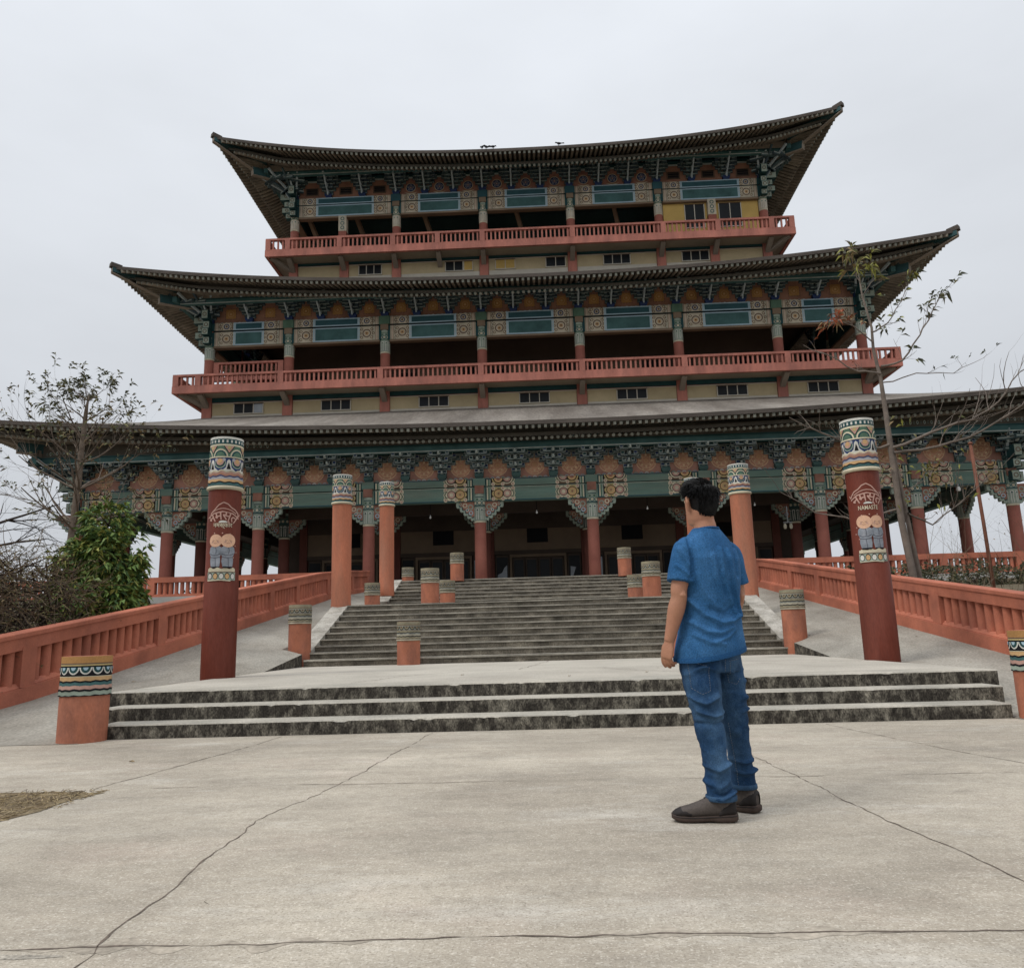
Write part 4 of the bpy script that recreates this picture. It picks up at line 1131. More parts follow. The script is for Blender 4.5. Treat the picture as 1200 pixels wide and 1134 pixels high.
# inner beams and ceiling of the veranda
b = MB()
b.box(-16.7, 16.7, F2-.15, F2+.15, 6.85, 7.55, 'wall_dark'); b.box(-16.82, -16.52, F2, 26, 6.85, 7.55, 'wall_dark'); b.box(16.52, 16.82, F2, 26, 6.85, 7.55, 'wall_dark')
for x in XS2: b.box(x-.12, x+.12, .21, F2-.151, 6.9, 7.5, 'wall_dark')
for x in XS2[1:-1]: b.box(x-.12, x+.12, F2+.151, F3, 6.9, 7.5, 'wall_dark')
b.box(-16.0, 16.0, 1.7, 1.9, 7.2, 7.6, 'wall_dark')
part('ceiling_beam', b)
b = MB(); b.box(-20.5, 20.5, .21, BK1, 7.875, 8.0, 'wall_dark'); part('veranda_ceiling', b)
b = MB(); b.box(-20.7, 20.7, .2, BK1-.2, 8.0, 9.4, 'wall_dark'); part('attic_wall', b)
# friezes + brackets
def frieze(xs, f, z, H, kind_in, kind_out, r, cz, div, brk, yoff=-.02):
    P = []
    for i in range(len(xs)-1):
        n = div[i]
        for k in range(n): P.append((xs[i]+(xs[i+1]-xs[i])*k/n, i))
    P.append((xs[-1], len(xs)-2))
    cache = {}
    for j in range(len(P)-1):
        x0, x1 = P[j][0], P[j+1][0]; i = P[j][1]; kd = kind_out if i in (0, len(xs)-2) else kind_in
        key = (round(x1-x0, 2), kd)
        if key not in cache: cache[key] = (frieze_mesh(x1-x0, H, kd), medallion_mesh(kd, r, cz))
        o = tp('frieze_panel', cache[key][0], None, ((x0+x1)/2, f+yoff, z)); link('medallion', cache[key][1], o)
    for j, (x, i) in enumerate(P): tp('bracket_set', brk, None, (x, f-.04, z))
    return P
B1 = bracket_mesh(.86, 1.18, 1.12, False, 1); B2 = bracket_mesh(.80, 1.12, 1.16, True, 2); B3 = bracket_mesh(.74, 1.12, 1.20, True, 3)
frieze(XS1, F1, 7.87, 1.42, 'disc', 'disc', .47, .60, [2, 2, 3, 3, 3, 3, 3, 2, 2], B1)
for s in (-1, 1):
    for k in range(4): tp('bracket_set', B1, None, (s*20.74, F1+2.05+2.05*k, 7.87), rz=s*PI/2)
    b = MB(); b.box(s*20.70, s*20.78, .1, BK1, 7.87, 9.3, 'brick_red'); part('frieze_wall', b)
b = MB()
# lotus board over the ground tier purlin, its dark painting the rafters' shade
b.box(-22.0, 22.0, F1-1.30, F1-1.22, 9.26, 9.80, 'soffit_dark')
for x in XS1:
    for k in range(13):
        u = x-.9+1.8*k/12; hgt = .10+.10*math.cos((k-6)/6*PI/2)
        b.disc(u, 9.38+hgt*.4, .065+.02*(k % 2), F1-1.304, 'bracket_edge' if k % 2 else 'rafter_end', 9, .62); b.disc(u, 9.38+hgt*.4, .045, F1-1.308, 'teal_dark', 8, .55)
part('lotus_board', b)
purlin(HW1, F1, BK1, 1.22, 8.92, 9.26, 9.75, .8, 0)
roof('roof', HW1, F1, BK1, 2.9, 3.5, 9.75, .85, (HW2, F2, BK2), 12.28, 'roof_grey', .22, .262, .10)

# ---- ground hall behind the inner columns
b = MB(); y = F3
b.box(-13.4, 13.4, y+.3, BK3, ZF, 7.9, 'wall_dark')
for x in (-12.5, -7.5, -2.5, 2.5, 7.5, 12.5): b.box(x-.2, x+.2, y-.05, y+.29, ZF, 7.85, 'column_shaded')
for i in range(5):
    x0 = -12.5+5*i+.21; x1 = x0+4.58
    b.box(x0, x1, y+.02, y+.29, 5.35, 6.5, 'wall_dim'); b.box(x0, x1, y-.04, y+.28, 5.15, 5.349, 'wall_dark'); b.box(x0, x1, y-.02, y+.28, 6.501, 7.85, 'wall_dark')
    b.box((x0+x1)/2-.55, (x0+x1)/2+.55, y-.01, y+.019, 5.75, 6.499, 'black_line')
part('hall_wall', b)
for i in range(5):
    cx = -10+5*i
    d = MB(); d.box(cx-1.5, cx-1.38, y+.03, y+.25, ZF, 5.15, 'wall_dim'); d.box(cx+1.38, cx+1.5, y+.03, y+.25, ZF, 5.15, 'wall_dim'); d.box(cx-1.379, cx+1.379, y+.03, y+.25, 5.0, 5.149, 'wall_dim')
    o = part('door', d)
    for k in range(4):
        u = cx-1.37+.685*k
        q = MB(); q.box(u+.02, u+.665, y+.12, y+.17, ZF+.02, 4.98, 'wall_dark'); q.box(u+.1, u+.585, y+.105, y+.119, ZF+.95, 4.85, 'glass_dark')
        for z in (3.1, 3.45): q.box(u+.1, u+.585, y+.1, y+.119, z, z+.22, 'wall_dim')
        link('leaf', q.mesh('leaf'), o)
    for s in (-1, 1):
        w_ = MB(); u = cx+s*1.9; w_.box(u-.36, u+.36, y+.1, y+.2, ZF, 5.14, 'wall_dark'); w_.box(u-.29, u+.29, y+.085, y+.099, ZF+.1, 3.6, 'wall_dark'); w_.box(u-.29, u+.29, y+.085, y+.099, 3.75, 5.0, 'glass_dark')
        o2 = part('sidelight', w_)
        if (i in (2,)) or (i == 1 and s > 0) or (i == 3 and s < 0):
            g_ = MB()  # pale patches painting the sky's reflection on the sidelight glass
            if i == 2: g_.prism([(u-.25, 3.85), (u+.25, 3.85), (u+.25, 4.6), (u+.1, 4.45), (u-.02, 4.2), (u-.25, 4.1)] if s < 0 else [(u-.22, 3.95), (u-.08, 3.95), (u+.08, 4.4), (u-.2, 4.45)], y+.08, y+.084, 'glass_sky')
            else: g_.box(u-.27, u+.27, y+.08, y+.084, 3.78, 4.9, 'glass_sky')
            link('pane', g_.mesh('pane'), o2)
# notices on the right part of the hall wall and shelves at the far right
b = MB()
b.box(9.0, 9.75, F2+.3, F2+.36, 4.35, 5.15, 'glass_sky')
for k in range(5): b.box(9.02+.15*k, 9.06+.15*k, F2+.28, F2+.30, 4.35, 5.15, 'wall_dark')
part('notice_board', b)
b = MB(); b.box(9.75, 10.25, F2-.3, F2-.24, 2.9, 3.7, 'frame_pale'); b.box(9.80, 10.20, F2-.31, F2-.301, 2.95, 3.65, 'panel_cream'); part('leaning_board', b)

# ---- second tier
def storey_band(xs, f, hw, bk, z0, zp0, zp1, zt0, zt1, wins):
    b = MB(); b.box(-hw, hw, f, bk, z0-.6, zt1+.35, 'balcony_pink')
    b.box(-hw-.01, hw+.01, f-.06, f-.001, zt0, zt1, 'teal_dark')
    part('storey_wall', b)
    for i in range(len(xs)-1):
        x0, x1 = xs[i]+.27, xs[i+1]-.27
        p = MB(); p.box(x0, x1, f-.05, f-.002, z0-.4, zp0, 'frame_pale'); p.box(x0, x1, f-.04, f-.002, zp0+.001, zp1, 'panel_cream')
        p.box(x0, x1, f-.055, f-.041, zp1-.04, zp1, 'frame_pale')
        part('wall_panel', p)
    for (x, w, n, g) in wins: window(x, zp0+.08, zp1-.10, f-.075, w, None, g, n)
    for x in xs:
        s = MB(); s.box(x-.25, x+.25, f-.12, f+.1, z0-.5, zt1, 'balcony_pink'); part('pilaster', s)
storey_band(XS2, F2, HW2, BK2, 12.25, 12.36, 13.02, 13.06, 13.38, [(-14.5, 1.5, 3, 'glass_dark'), (-10, 1.5, 3, 'glass_dark'), (-5, 1.5, 3, 'glass_dark'), (.1, 1.5, 3, 'glass_dark'), (5, 1.5, 3, 'glass_dark'), (10, 1.5, 3, 'glass_dark'), (14.5, 1.5, 3, 'glass_dark')])
balcony(HW2, F2, BK2, 1.27, 13.22, 13.58, 14.2, XS2[0:1]+XS2[1:], XS2)
pos = [(x, F2, 0) for x in XS2]+[(s*16.67, F2+3.9+5.0*k, s*PI/2) for s in (-1, 1) for k in range(4)]
columns(None, pos, .25, 13.4, 17.29, 'column_red', (15.31, 16.55), None, 0, linemat='leaf_green', bg='sage')
cb = MB(); cb.box(-.2, .2, -.28, 0, 16.56, 16.86, 'wall_dim'); cb.box(-.27, .27, -.3, 0, 16.861, 17.30, 'leaf_green'); cm_ = cb.mesh('column_head')
for x in XS2[1:-1]: tp('column_head', cm_, None, (x, F2, 0))
for i in range(len(XS2)-1):
    w = XS2[i+1]-XS2[i]; c = (XS2[i]+XS2[i+1])/2
    tp('beam', beam2(-w/2, w/2, 16.05, 16.80, 16.88, 17.29), None, (c, F2, 0))
sb = beam2(-2.5, 2.5, 16.05, 16.80, 16.88, 17.29)
for s in (-1, 1):
    for k in range(4): tp('beam', sb, None, (s*16.67, F2+2.5+5*k, 0), rz=s*PI/2)
frieze(XS2, F2, 17.30, 1.34, 'square', 'square', .30, .55, [2, 3, 3, 3, 3, 3, 2], B2)
for s in (-1, 1):
    for k in range(4): tp('bracket_set', B2, None, (s*16.63, F2+1.67+1.67*k, 17.30), rz=s*PI/2)
purlin(HW2, F2, BK2, 1.2, 17.92, 18.2, 18.05, 1.05, 0)
roof('roof', HW2, F2, BK2, 2.9, 3.5, 18.05, 1.05, (HW3, F3, BK3), 20.95, 'roof_dark', .26, .262, .42)
b = MB()
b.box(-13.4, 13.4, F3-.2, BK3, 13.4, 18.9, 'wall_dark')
for i in range(5):
    c = -10+5*i
    b.box(c-1.2, c+1.0, F3-.26, F3-.201, 13.5, 15.6, 'wall_dim'); b.box(c+1.25, c+2.1, F3-.25, F3-.201, 13.5, 15.5, 'black_line'); b.box(c-2.2, c-1.4, F3-.25, F3-.201, 13.5, 15.3, 'black_line')
b.box(-16.4, 16.4, F2+.3, F3-.3, 17.0, 17.2, 'wall_dark')
for x in XS2: b.obox((x, F2+.2, 15.6), (x, F2+1.3, 16.9), .2, .2, 'wall_dim')
part('recessed_wall', b)
b = railing_part(-16.4, -12.76, F2, 14.35, 15.2, [], 'balcony_pink'); b.box(-16.4, -12.76, F2-.11, F2+.11, 14.2, 14.349, 'balcony_pink'); part('inner_railing', b)

g_ = MB(); g_.box(-14.23, -13.78, F2-.083, F2-.079, 12.46, 12.90, 'glass_sky'); part('sky_pane', g_)  # pale colour paints the sky showing through this window
# ---- third tier
storey_band([-13.42, -10.5, -7.5, -2.5, 2.5, 7.5, 10.5, 13.42], F3, HW3, BK3, 21.1, 21.24, 21.95, 21.99, 22.30, [(-9.0, 1.3, 3, 'glass_dark'), (-4.2, 1.0, 2, 'glass_dark'), (-3.4, .5, 1, 'panel_yellow'), (-1.3, 1.1, 2, 'panel_yellow'), (1.55, 1.1, 2, 'glass_dark'), (5, 1.5, 3, 'glass_dark'), (9.4, 1.5, 3, 'glass_dark')])
balcony(HW3, F3, BK3, 1.24, 22.06, 22.44, 23.14, [-13.42, -10.5, -7.5, -5.0, -2.5, 2.5, 7.5, 10.5, 13.42], [-13.42, -10.5, -7.5, -5, -2.5, 2.5, 7.5, 10.5, 13.42])
pos = [(x, F3, 0) for x in XS3]+[(s*13.42, F3+4+5.0*k, s*PI/2) for s in (-1, 1) for k in range(3)]
columns(None, pos, .24, 22.3, 26.11, 'column_red', (24.13, 25.38), None, 0, linemat='leaf_green', bg='beige_paint')
for x in (-10.6, 10.5):
    b = MB(); b.box(x-.22, x+.22, F3-.2, F3+.2, 22.3, 24.0, 'column_red'); b.box(x-.23, x+.23, F3-.21, F3+.21, 24.001, 24.95, 'beige_paint')
    for k in range(3): b.ring(x, 24.2+.28*k, .07, .12, F3-.216, 'teal', 10)
    part('short_post', b)
cb = MB(); cb.box(-.2, .2, -.28, 0, 25.39, 25.68, 'wall_dim'); cb.box(-.27, .27, -.3, 0, 25.681, 26.12, 'teal_deep'); cm_ = cb.mesh('column_head')
for x in XS3[1:-1]: tp('column_head', cm_, None, (x, F3, 0))
for i in range(len(XS3)-1):
    w = XS3[i+1]-XS3[i]; c = (XS3[i]+XS3[i+1])/2
    tp('beam', beam2(-w/2, w/2, 24.96, 25.65, 25.70, 26.11), None, (c, F3, 0))
sb = beam2(-2.5, 2.5, 24.96, 25.65, 25.70, 26.11)
for s in (-1, 1):
    for k in range(3): tp('beam', sb, None, (s*13.42, F3+2.5+5*k, 0), rz=s*PI/2)
frieze(XS3, F3, 26.12, 1.36, 'flower', 'vent', .33, .50, [3, 3, 3, 3, 3], B3)
for s in (-1, 1):
    for k in range(4): tp('bracket_set', B3, None, (s*13.38, F3+1.67+1.67*k, 26.12), rz=s*PI/2)
purlin(HW3, F3, BK3, 1.2, 26.95, 27.22, 26.95, 1.2, 0)
roof('roof', HW3, F3, BK3, 2.9, 3.5, 26.95, 1.2, (7.5, 14.0, 16.0), 32.2, 'roof_dark', .30, .262, .72)
b = MB(); b.box(-7.6, 7.6, 13.9, 16.1, 32.0, 32.7, 'roof_edge'); part('ridge', b)
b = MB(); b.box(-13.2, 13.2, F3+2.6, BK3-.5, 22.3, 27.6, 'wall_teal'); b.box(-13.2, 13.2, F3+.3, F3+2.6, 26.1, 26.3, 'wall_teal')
for x in (-12.4, -9.6, -5.6, -.2, 5.5, 9.0): b.obox((x-.5, F3+.6, 25.6), (x+.3, F3+2.5, 23.2), .22, .2, 'wall_dim')
part('recessed_wall', b)
b = MB(); 
for (x0, x1) in ((7.78, 10.25), (10.76, 13.15)): b.box(x0, x1, F3+.02, F3+.12, 22.4, 24.85, 'panel_yellow')
part('yellow_panel', b)
for (x, w) in ((9.55, 1.1), (11.55, 1.25)): window(x, 23.35, 24.75, F3-.0, w, None, 'glass_dark', 2)
# crossed beam ends stacked on the corner columns
def beam_ends(hw, f, zs, m):
    for s in (-1, 1):
        b = MB()
        for k, (z0, z1, L_) in enumerate(zs):
            b.box(s*(hw+.05), s*(hw+L_), f-.17, f+.17, z0, z1, m); b.box(s*(hw-.17), s*(hw+.17), f-.25, f-L_, z0, z1, m)
            b.box(s*(hw-.15), s*(hw+.15), f-L_-.008, f-L_-.001, z0+.02, z1-.02, 'sage')
            b.ring(s*hw, (z0+z1)/2, .07, .11, f-L_-.012, 'brown_line', 10)
            b.box(s*(hw+.06), s*(hw+L_-.01), f-.178, f-.171, z0+.02, z1-.02, 'sage'); b.ring(s*(hw+L_*.62), (z0+z1)/2, .06, .10, f-.182, 'brown_line', 10)
        part('beam_end', b)
beam_ends(HW1, F1, [(6.95, 7.38, .55), (7.50, 7.84, .75), (7.95, 8.45, .95)], 'teal_dark')
beam_ends(HW2, F2, [(16.1, 16.45, .55), (16.5, 16.85, .75), (16.9, 17.28, .62), (17.33, 17.8, .85)], 'teal_dark')
beam_ends(HW3, F3, [(24.95, 25.25, .5), (25.3, 25.62, .72), (25.68, 26.0, .6), (26.1, 26.6, .85)], 'teal_dark')
# fans of light tongues under the corners
def corner_fan(hw, f, z, H):
    for s in (-1, 1):
        b = MB(); c = Vector((s*hw, f, z))
        for k, a in enumerate((-20, 8, 30, 45, 60, 82, 110)):
            d = Vector((s*math.sin(R(a)), -math.cos(R(a)), 0)); L_ = 1.25+.75*(1-abs(a-45)/65)
            P = [c+d*.28+Vector((0, 0, .05)), c+d*.55*L_*.6+Vector((0, 0, H*.38)), c+d*L_*.8+Vector((0, 0, H*.72)), c+d*L_*1.12+Vector((0, 0, H*1.02))]
            for i in range(3): b.obox(P[i], P[i+1], .10, .11, 'tongue' if k % 2 == 0 else 'bracket')
            for i in (1, 2):
                q = P[i]; sd = Vector((-d.y, d.x, 0)); b.obox(q-sd*.42, q+sd*.42, .14, .16, 'bracket'); b.obox(q-sd*.42+d*.08, q+sd*.42+d*.08, .012, .04, 'bracket_edge')
        part('corner_bracket', b)
corner_fan(HW1, F1, 7.9, 1.15); corner_fan(HW2, F2, 17.35, 1.0); corner_fan(HW3, F3, 26.15, 1.0)

# small things hanging or perching on the temple
def bulb(x, y, z, L_, label):
    t = empty('hanging_bulb', (x, y, z), label, 'light bulb', 'bulbs hanging in the veranda')
    b = MB(); b.tube([(0, 0, .10), (0, 0, L_)], .012, 5, 'black_line'); b.build('cord', t)
    b = MB(); b.lathe([(.018, .10), (.02, .06), (.042, .0), (.044, -.025), (.026, -.055), (.006, -.064)], 12, 'lamp_white'); b.build('globe', t, smooth=True)
bulb(-4.95, 35.6, 6.32, .95, 'white bulb hanging under the beam left of the central bays')
bulb(-.1, 35.6, 6.40, .95, 'white bulb hanging before the central temple door')
bulb(4.9, 35.6, 6.42, .95, 'white bulb hanging in the bay left of the head of the man')
bulb(9.7, 35.6, 6.42, .95, 'white bulb hanging in the bay right of the orange pillar beside the man')
t = empty('flood_lamp', (18.2, 34.55, 6.75), 'white lamp fixed under the beam at the right end of the veranda', 'lamp')
b = MB(); b.box(-.03, .03, -.03, .2, .0, .12, 'metal_grey'); b.build('arm', t)
b = MB(); b.lathe([(.04, .0), (.07, -.04), (.09, -.13), (.075, -.19), (.02, -.21)], 14, 'lamp_white', cy=-.02); b.build('globe', t, smooth=True)
t = empty('wall_lamp', (11.0, 35.3, 5.35), 'pair of pale lamp globes on the column near the notice board', 'lamp')
for q in (-1, 1):
    b = MB(); b.lathe([(.02, .14), (.06, .10), (.078, .0), (.06, -.09), (.02, -.12)], 12, 'worn_pale', cx=q*.13, cy=.0); b.build('globe', t, smooth=True)
b = MB(); b.box(-.2, .2, -.02, .02, .16, .20, 'metal_grey'); b.box(-.02, .02, -.02, .02, .2, .9, 'metal_grey'); b.build('arm', t)
def bird(x, y, z, rz, label, up=0.):
    b = MB()
    prof = [(-.17, .10, .01), (-.10, .115, .045), (-.02, .135, .068), (.06, .16, .06), (.11, .205, .036), (.14, .235, .040), (.175, .236, .028), (.215, .228, .004)]
    rings = []
    for (y_, z_, r_) in prof: rings.append([(r_*.85*math.cos(2*PI*j/10), y_, z_+up*y_+r_*math.sin(2*PI*j/10)) for j in range(10)])
    b.loft(rings, 'bird'); b.loft([[(-.03, -.10, .11), (.03, -.10, .11), (.03, -.10, .125), (-.03, -.10, .125)], [(-.045, -.30, .07), (.045, -.30, .07), (.045, -.30, .08), (-.045, -.30, .08)]], 'bird')
    for s in (-1, 1): b.tube([(s*.025, .0, .08), (s*.025, .01, 0)], .008, 5, 'bird')
    o = b.build('bird', loc=(x, y, z), smooth=True); o.rotation_euler = (0, 0, rz); o.scale = (1.05, 1.05, 1.05); tag(o, label, 'bird', 'birds on the top roof')
zt = lambda x: 26.95+1.2*(abs(x+.13)/16.92)**2.2
for (x, rz, lb) in ((-2.42, .6, 'leftmost of the three dark birds perched close together on the top eave'), (-2.2, 1.3, 'middle of the three dark birds perched close together on the top eave'), (-1.82, -.9, 'right one of the three dark birds perched close together on the top eave'), (1.75, 1.2, 'single dark bird perched alone on the top eave right of the others')):
    bird(x, Y1+F3-2.86, zt(x)+.005, rz, lb)
# ================================================================== trees and shrubs
def leaf_at(b, p, d, l, w, m, r, droop=.3):
    d = Vector(d); d = d.normalized() if d.length > 1e-6 else Vector((0, 0, 1))
    sd = d.cross(Vector((r.uniform(-1, 1), r.uniform(-1, 1), r.uniform(-.4, 1)))); sd = sd.normalized() if sd.length > 1e-6 else d.orthogonal().normalized()
    n = sd.cross(d)
    a = Vector(p); c = a+d*l*.5+n*l*.08; e = a+d*l-Vector((0, 0, droop*l))
    b.face([a, c+sd*w/2, e, c-sd*w/2], m)
def curve_pts(a, d, L_, n, r, wob, bend=(0, 0, 0)):
    P = [Vector(a)]; d = Vector(d).normalized()
    for i in range(n):
        d = (d+Vector((r.uniform(-wob, wob), r.uniform(-wob, wob), r.uniform(-wob, wob)))+Vector(bend)/n).normalized()
        P.append(P[-1]+d*L_/n)
    return P
def grow(bt, bl, p, d, L_, rad, depth, r, bark, leaf, wob=.22, up=.15, ns=5, split=(2, 3), leafsize=(.16, .05), leaves=6, spread=.75, mats=('leaf_a',), tip=.35):
    P = curve_pts(p, d, L_, ns, r, wob, (0, 0, up))
    R_ = [rad*(1-(1-tip)*i/ns) for i in range(ns+1)]
    bt.tube(P, R_, 7 if rad > .05 else (5 if rad > .015 else 3), bark, cap=False)
    if depth <= 0:
        if bl is not None and leaf > 0:
            for k in range(leaves):
                if r.random() > leaf: continue
                q = P[-1].lerp(P[-2], r.uniform(0, 1.2))
                dd = (P[-1]-P[-2]).normalized()+Vector((r.uniform(-1, 1), r.uniform(-1, 1), r.uniform(-.9, .6)))*1.1
                leaf_at(bl, q, dd, leafsize[0]*r.uniform(.6, 1.3), leafsize[1]*r.uniform(.7, 1.3), r.choice(mats), r)
        return
    for k in range(r.randint(*split)):
        i = r.randint(max(1, ns//2-1), ns); q = P[i]
        dd = (P[i]-P[i-1]).normalized()
        a = dd.orthogonal().normalized(); a.rotate(Matrix.Rotation(r.uniform(0, 2*PI), 3, dd))
        nd = (dd+a*spread*r.uniform(.6, 1.25)).normalized()
        grow(bt, bl, q, nd, L_*r.uniform(.55, .8), R_[i]*r.uniform(.5, .72), depth-1, r, bark, leaf, wob, up, max(3, ns-1), split, leafsize, leaves, spread, mats, tip)

# --- tall thin tree with sparse leaf clusters on the left
r = random.Random(21)
t = empty('thin_tree', (-13.4, 22, 1.1), 'tall thin tree with sparse leaf clusters on level branches, left of the temple', 'tree')
bt, bl = MB(), MB()
TR = [(0, 0, -.2), (.03, 0, 2.5), (.12, .02, 4.4), (.16, 0, 5.6), (.2, 0, 6.6), (.22, 0, 6.85), (.24, .02, 7.1)]
bt.tube(TR, [.12, .105, .09, .075, .056, .036, .018], 10, 'bark')
def whorl(z, L_, n, a0, upv, rad, leafp, mats, depth=2):
    for k in range(n):
        a = a0+2*PI*k/n+r.uniform(-.3, .3); x = .05+.2*min(1, z/7)
        grow(bt, bl, (x, 0, z), (math.cos(a), math.sin(a)*.8, upv), L_*r.uniform(.8, 1.15), rad, depth, r, 'bark', leafp, .14, .25, 6, (3, 4), (.165, .05), 9, .62, mats)
ol = ('leaf_olive', 'leaf_dark', 'leaf_dry', 'leaf_olive')
whorl(3.1, 1.5, 4, .1, .55, .035, .35, ol); whorl(3.3, 1.9, 4, .9, .35, .04, .5, ol); whorl(4.3, 1.8, 5, .3, .45, .036, .6, ol); whorl(5.1, 1.6, 4, .8, .4, .034, .6, ol)
whorl(5.7, 1.35, 4, .0, .85, .030, .55, ('leaf_dark', 'leaf_olive')); whorl(6.35, .9, 4, .5, .7, .024, .65, ('leaf_dark', 'leaf_olive')); whorl(6.95, .55, 4, .2, .8, .018, .7, ('leaf_dark', 'leaf_olive'))
bt.build('trunk', t, smooth=True); bl.build('crown', t)

# --- bare trees at the left edge
def bare(name_label, loc, seed, H, n, L_, rad, lean, depth=4, m='bark_black'):
    r = random.Random(seed); t = empty('bare_tree', loc, name_label, 'tree')
    bt, bb = MB(), MB()
    tr = [(0, 0, -.3), (lean*.2, 0, H*.35), (lean*.6, 0, H*.7), (lean, 0, H)]
    bt.tube(tr, [rad, rad*.85, rad*.65, rad*.4], 9, m)
    for k in range(n):
        a = 2*PI*k/n+r.uniform(-.3, .3); f = r.uniform(.45, 1.0)
        p = Vector(tr[1]).lerp(Vector(tr[3]), f)
        grow(bb, None, p, (math.cos(a), .8*math.sin(a), r.uniform(.2, .9)), L_*r.uniform(.7, 1.15), rad*.42, depth, r, m, 0, .2, -.15, 5, (2, 4), spread=.7, tip=.3)
    bt.build('trunk', t, smooth=True); bb.build('branches', t, smooth=True)
bare('leafless dark tree with drooping branches at the left edge of the photo', (-16.2, 21.5, .9), 5, 3.6, 9, 2.1, .12, .3)
bare('smaller leafless tree with fine twigs behind the dry hedge', (-13.2, 18.4, .8), 9, 2.2, 8, 1.1, .06, -.1, 4, 'twig_dark')

# --- evergreen bush
def bush(label, loc, blobs, nleaf, seed, leaf=(.17, .062), mats=('leaf_a', 'leaf_a', 'leaf_b', 'leaf_c'), name='evergreen_bush', cat='bush', tw='twig_dark', inward=.55):
    r = random.Random(seed); t = empty(name, loc, label, cat)
    bl, bt = MB(), MB()
    tot = sum(b_[3]**2 for b_ in blobs)
    for (x, y, z, R_) in blobs:
        bt.tube([(0, 0, 0), (x*.4, y*.4, z*.6), (x, y, z)], [.05, .03, .01], 5, tw, cap=False)
        for k in range(int(26*R_)):
            d = Vector((r.gauss(0, 1), r.gauss(0, 1), r.gauss(0, .9))).normalized()
            bt.tube([(x, y, z), Vector((x, y, z))+d*R_*.5, Vector((x, y, z))+d*R_*.98], [.012, .008, .004], 3, tw, cap=False)
        for k in range(int(nleaf*R_**2/tot)):
            d = Vector((r.gauss(0, 1), r.gauss(0, 1), r.gauss(0, 1))).normalized()
            f = inward+(1-inward)*r.random()**.5
            ro = R_*(1+.45*mnoise.noise((d.x*2.3+x*3, d.y*2.3+z*2, d.z*2.3+seed)))
            p = Vector((x, y, z))+d*ro*f
            if mnoise.noise(p*2.6) < -.22: continue
            n = r.randint(2, 4)
            for q in range(n): leaf_at(bl, p, d*.7+Vector((r.uniform(-1, 1), r.uniform(-1, 1), r.uniform(-.6, .9))), leaf[0]*r.uniform(.6, 1.25), leaf[1]*r.uniform(.7, 1.2), r.choice(mats), r, .35)
    bt.build('stems', t); bl.build('crown', t)
    return t
bush('dense evergreen bush with glossy yellow green leaves beside the left ramp', (-8.10, 14.4, .45),
     [(0, 0, 1.3, .75), (-.25, .1, 2.05, .60), (.22, -.1, 2.15, .52), (.05, 0, 2.72, .42), (-.5, .1, 1.2, .55), (.38, -.05, 1.35, .44), (.35, .1, .85, .42), (-.2, -.25, .8, .6), (.36, 0, 1.8, .42), (-.52, 0, 1.65, .36)], 6000, 3, (.175, .062))
# --- dry hedge
r = random.Random(33)
t = empty('dry_hedge', (-9.6, 13, .2), 'dense leafless brown hedge of tangled twigs behind the left balustrade', 'hedge')
b1, b2, b3 = MB(), MB(), MB()
def htop(x, y): return (2.08+.30*mnoise.noise((x*.9, y*.7, 2))+.12*mnoise.noise((x*3, y*3, 7))+.055*(y-9))*(1 if y < 15.5 else max(.75, 1-.05*(y-15.5)))*(1-.16*max(0, min(1, (y-11.5)/2)))
for k in range(8500):
    y = r.uniform(7.2, 18.5); x = -7.34-(r.random()**1.5)*3.4
    if y > 13.0 and x > -8.7-(y-13)*.25: continue
    z0 = max(0, .09*(y-9)); h_ = htop(x, y)*(.80 if x > -7.7 else 1)
    z = z0+h_*(r.random()**.75); d = Vector((r.gauss(0, 1)+.3, r.gauss(0, 1), r.uniform(-.35, 1.3))).normalized()
    L_ = r.uniform(.25, .62)
    P = curve_pts((x+9.6, y-13, z-.2), d, L_, 4, r, .42, (0, 0, -.2))
    rad = r.uniform(.0035, .0075)
    (b1 if r.random() < .6 else b2).tube(P, [rad, rad*.9, rad*.75, rad*.6, rad*.4], 3, 'twig_brown' if r.random() < .75 else 'leaf_dry', cap=False)
    if r.random() < .6:
        for q in range(r.randint(2, 5)):
            leaf_at(b3, P[r.randint(2, 4)], Vector((r.uniform(-1, 1), r.uniform(-1, 1), r.uniform(-.5, 1))), r.uniform(.03, .06), .022, r.choice(('leaf_hedge', 'leaf_hedge', 'leaf_dry', 'leaf_olive')), r)
for k in range(120):
    y = r.uniform(7.5, 12.9); x = -7.6-r.random()*2.6; z0 = max(0, .09*(y-9))
    P = curve_pts((x+9.6, y-13, z0-.3), (r.uniform(-.4, .4), r.uniform(-.4, .4), 1), htop(x, y)*.85, 5, r, .25)
    b2.tube(P, [.022, .02, .016, .012, .008, .004], 4, 'twig_dark', cap=False)
for m_, nm in ((b1, 'outer_twigs'), (b2, 'inner_twigs'), (b3, 'leaves')): m_.build(nm, t)
# dark tangle of dead wood inside, so that it does not read as see-through
b = MB()
for k in range(2400):
    y = r.uniform(7.2, 13.2); x = -7.8-r.random()*1.5; z0 = max(0, .09*(y-9)); z = z0+htop(x, y)*.82*r.random()
    d = Vector((r.gauss(0, 1), r.gauss(0, 1), r.gauss(0, .6))).normalized()
    P = curve_pts((x+9.6, y-13, z-.2), d, .5, 2, r, .4); b.tube(P, [.016, .014, .01], 3, 'twig_dark', cap=False)
b.build('dead_wood', t)
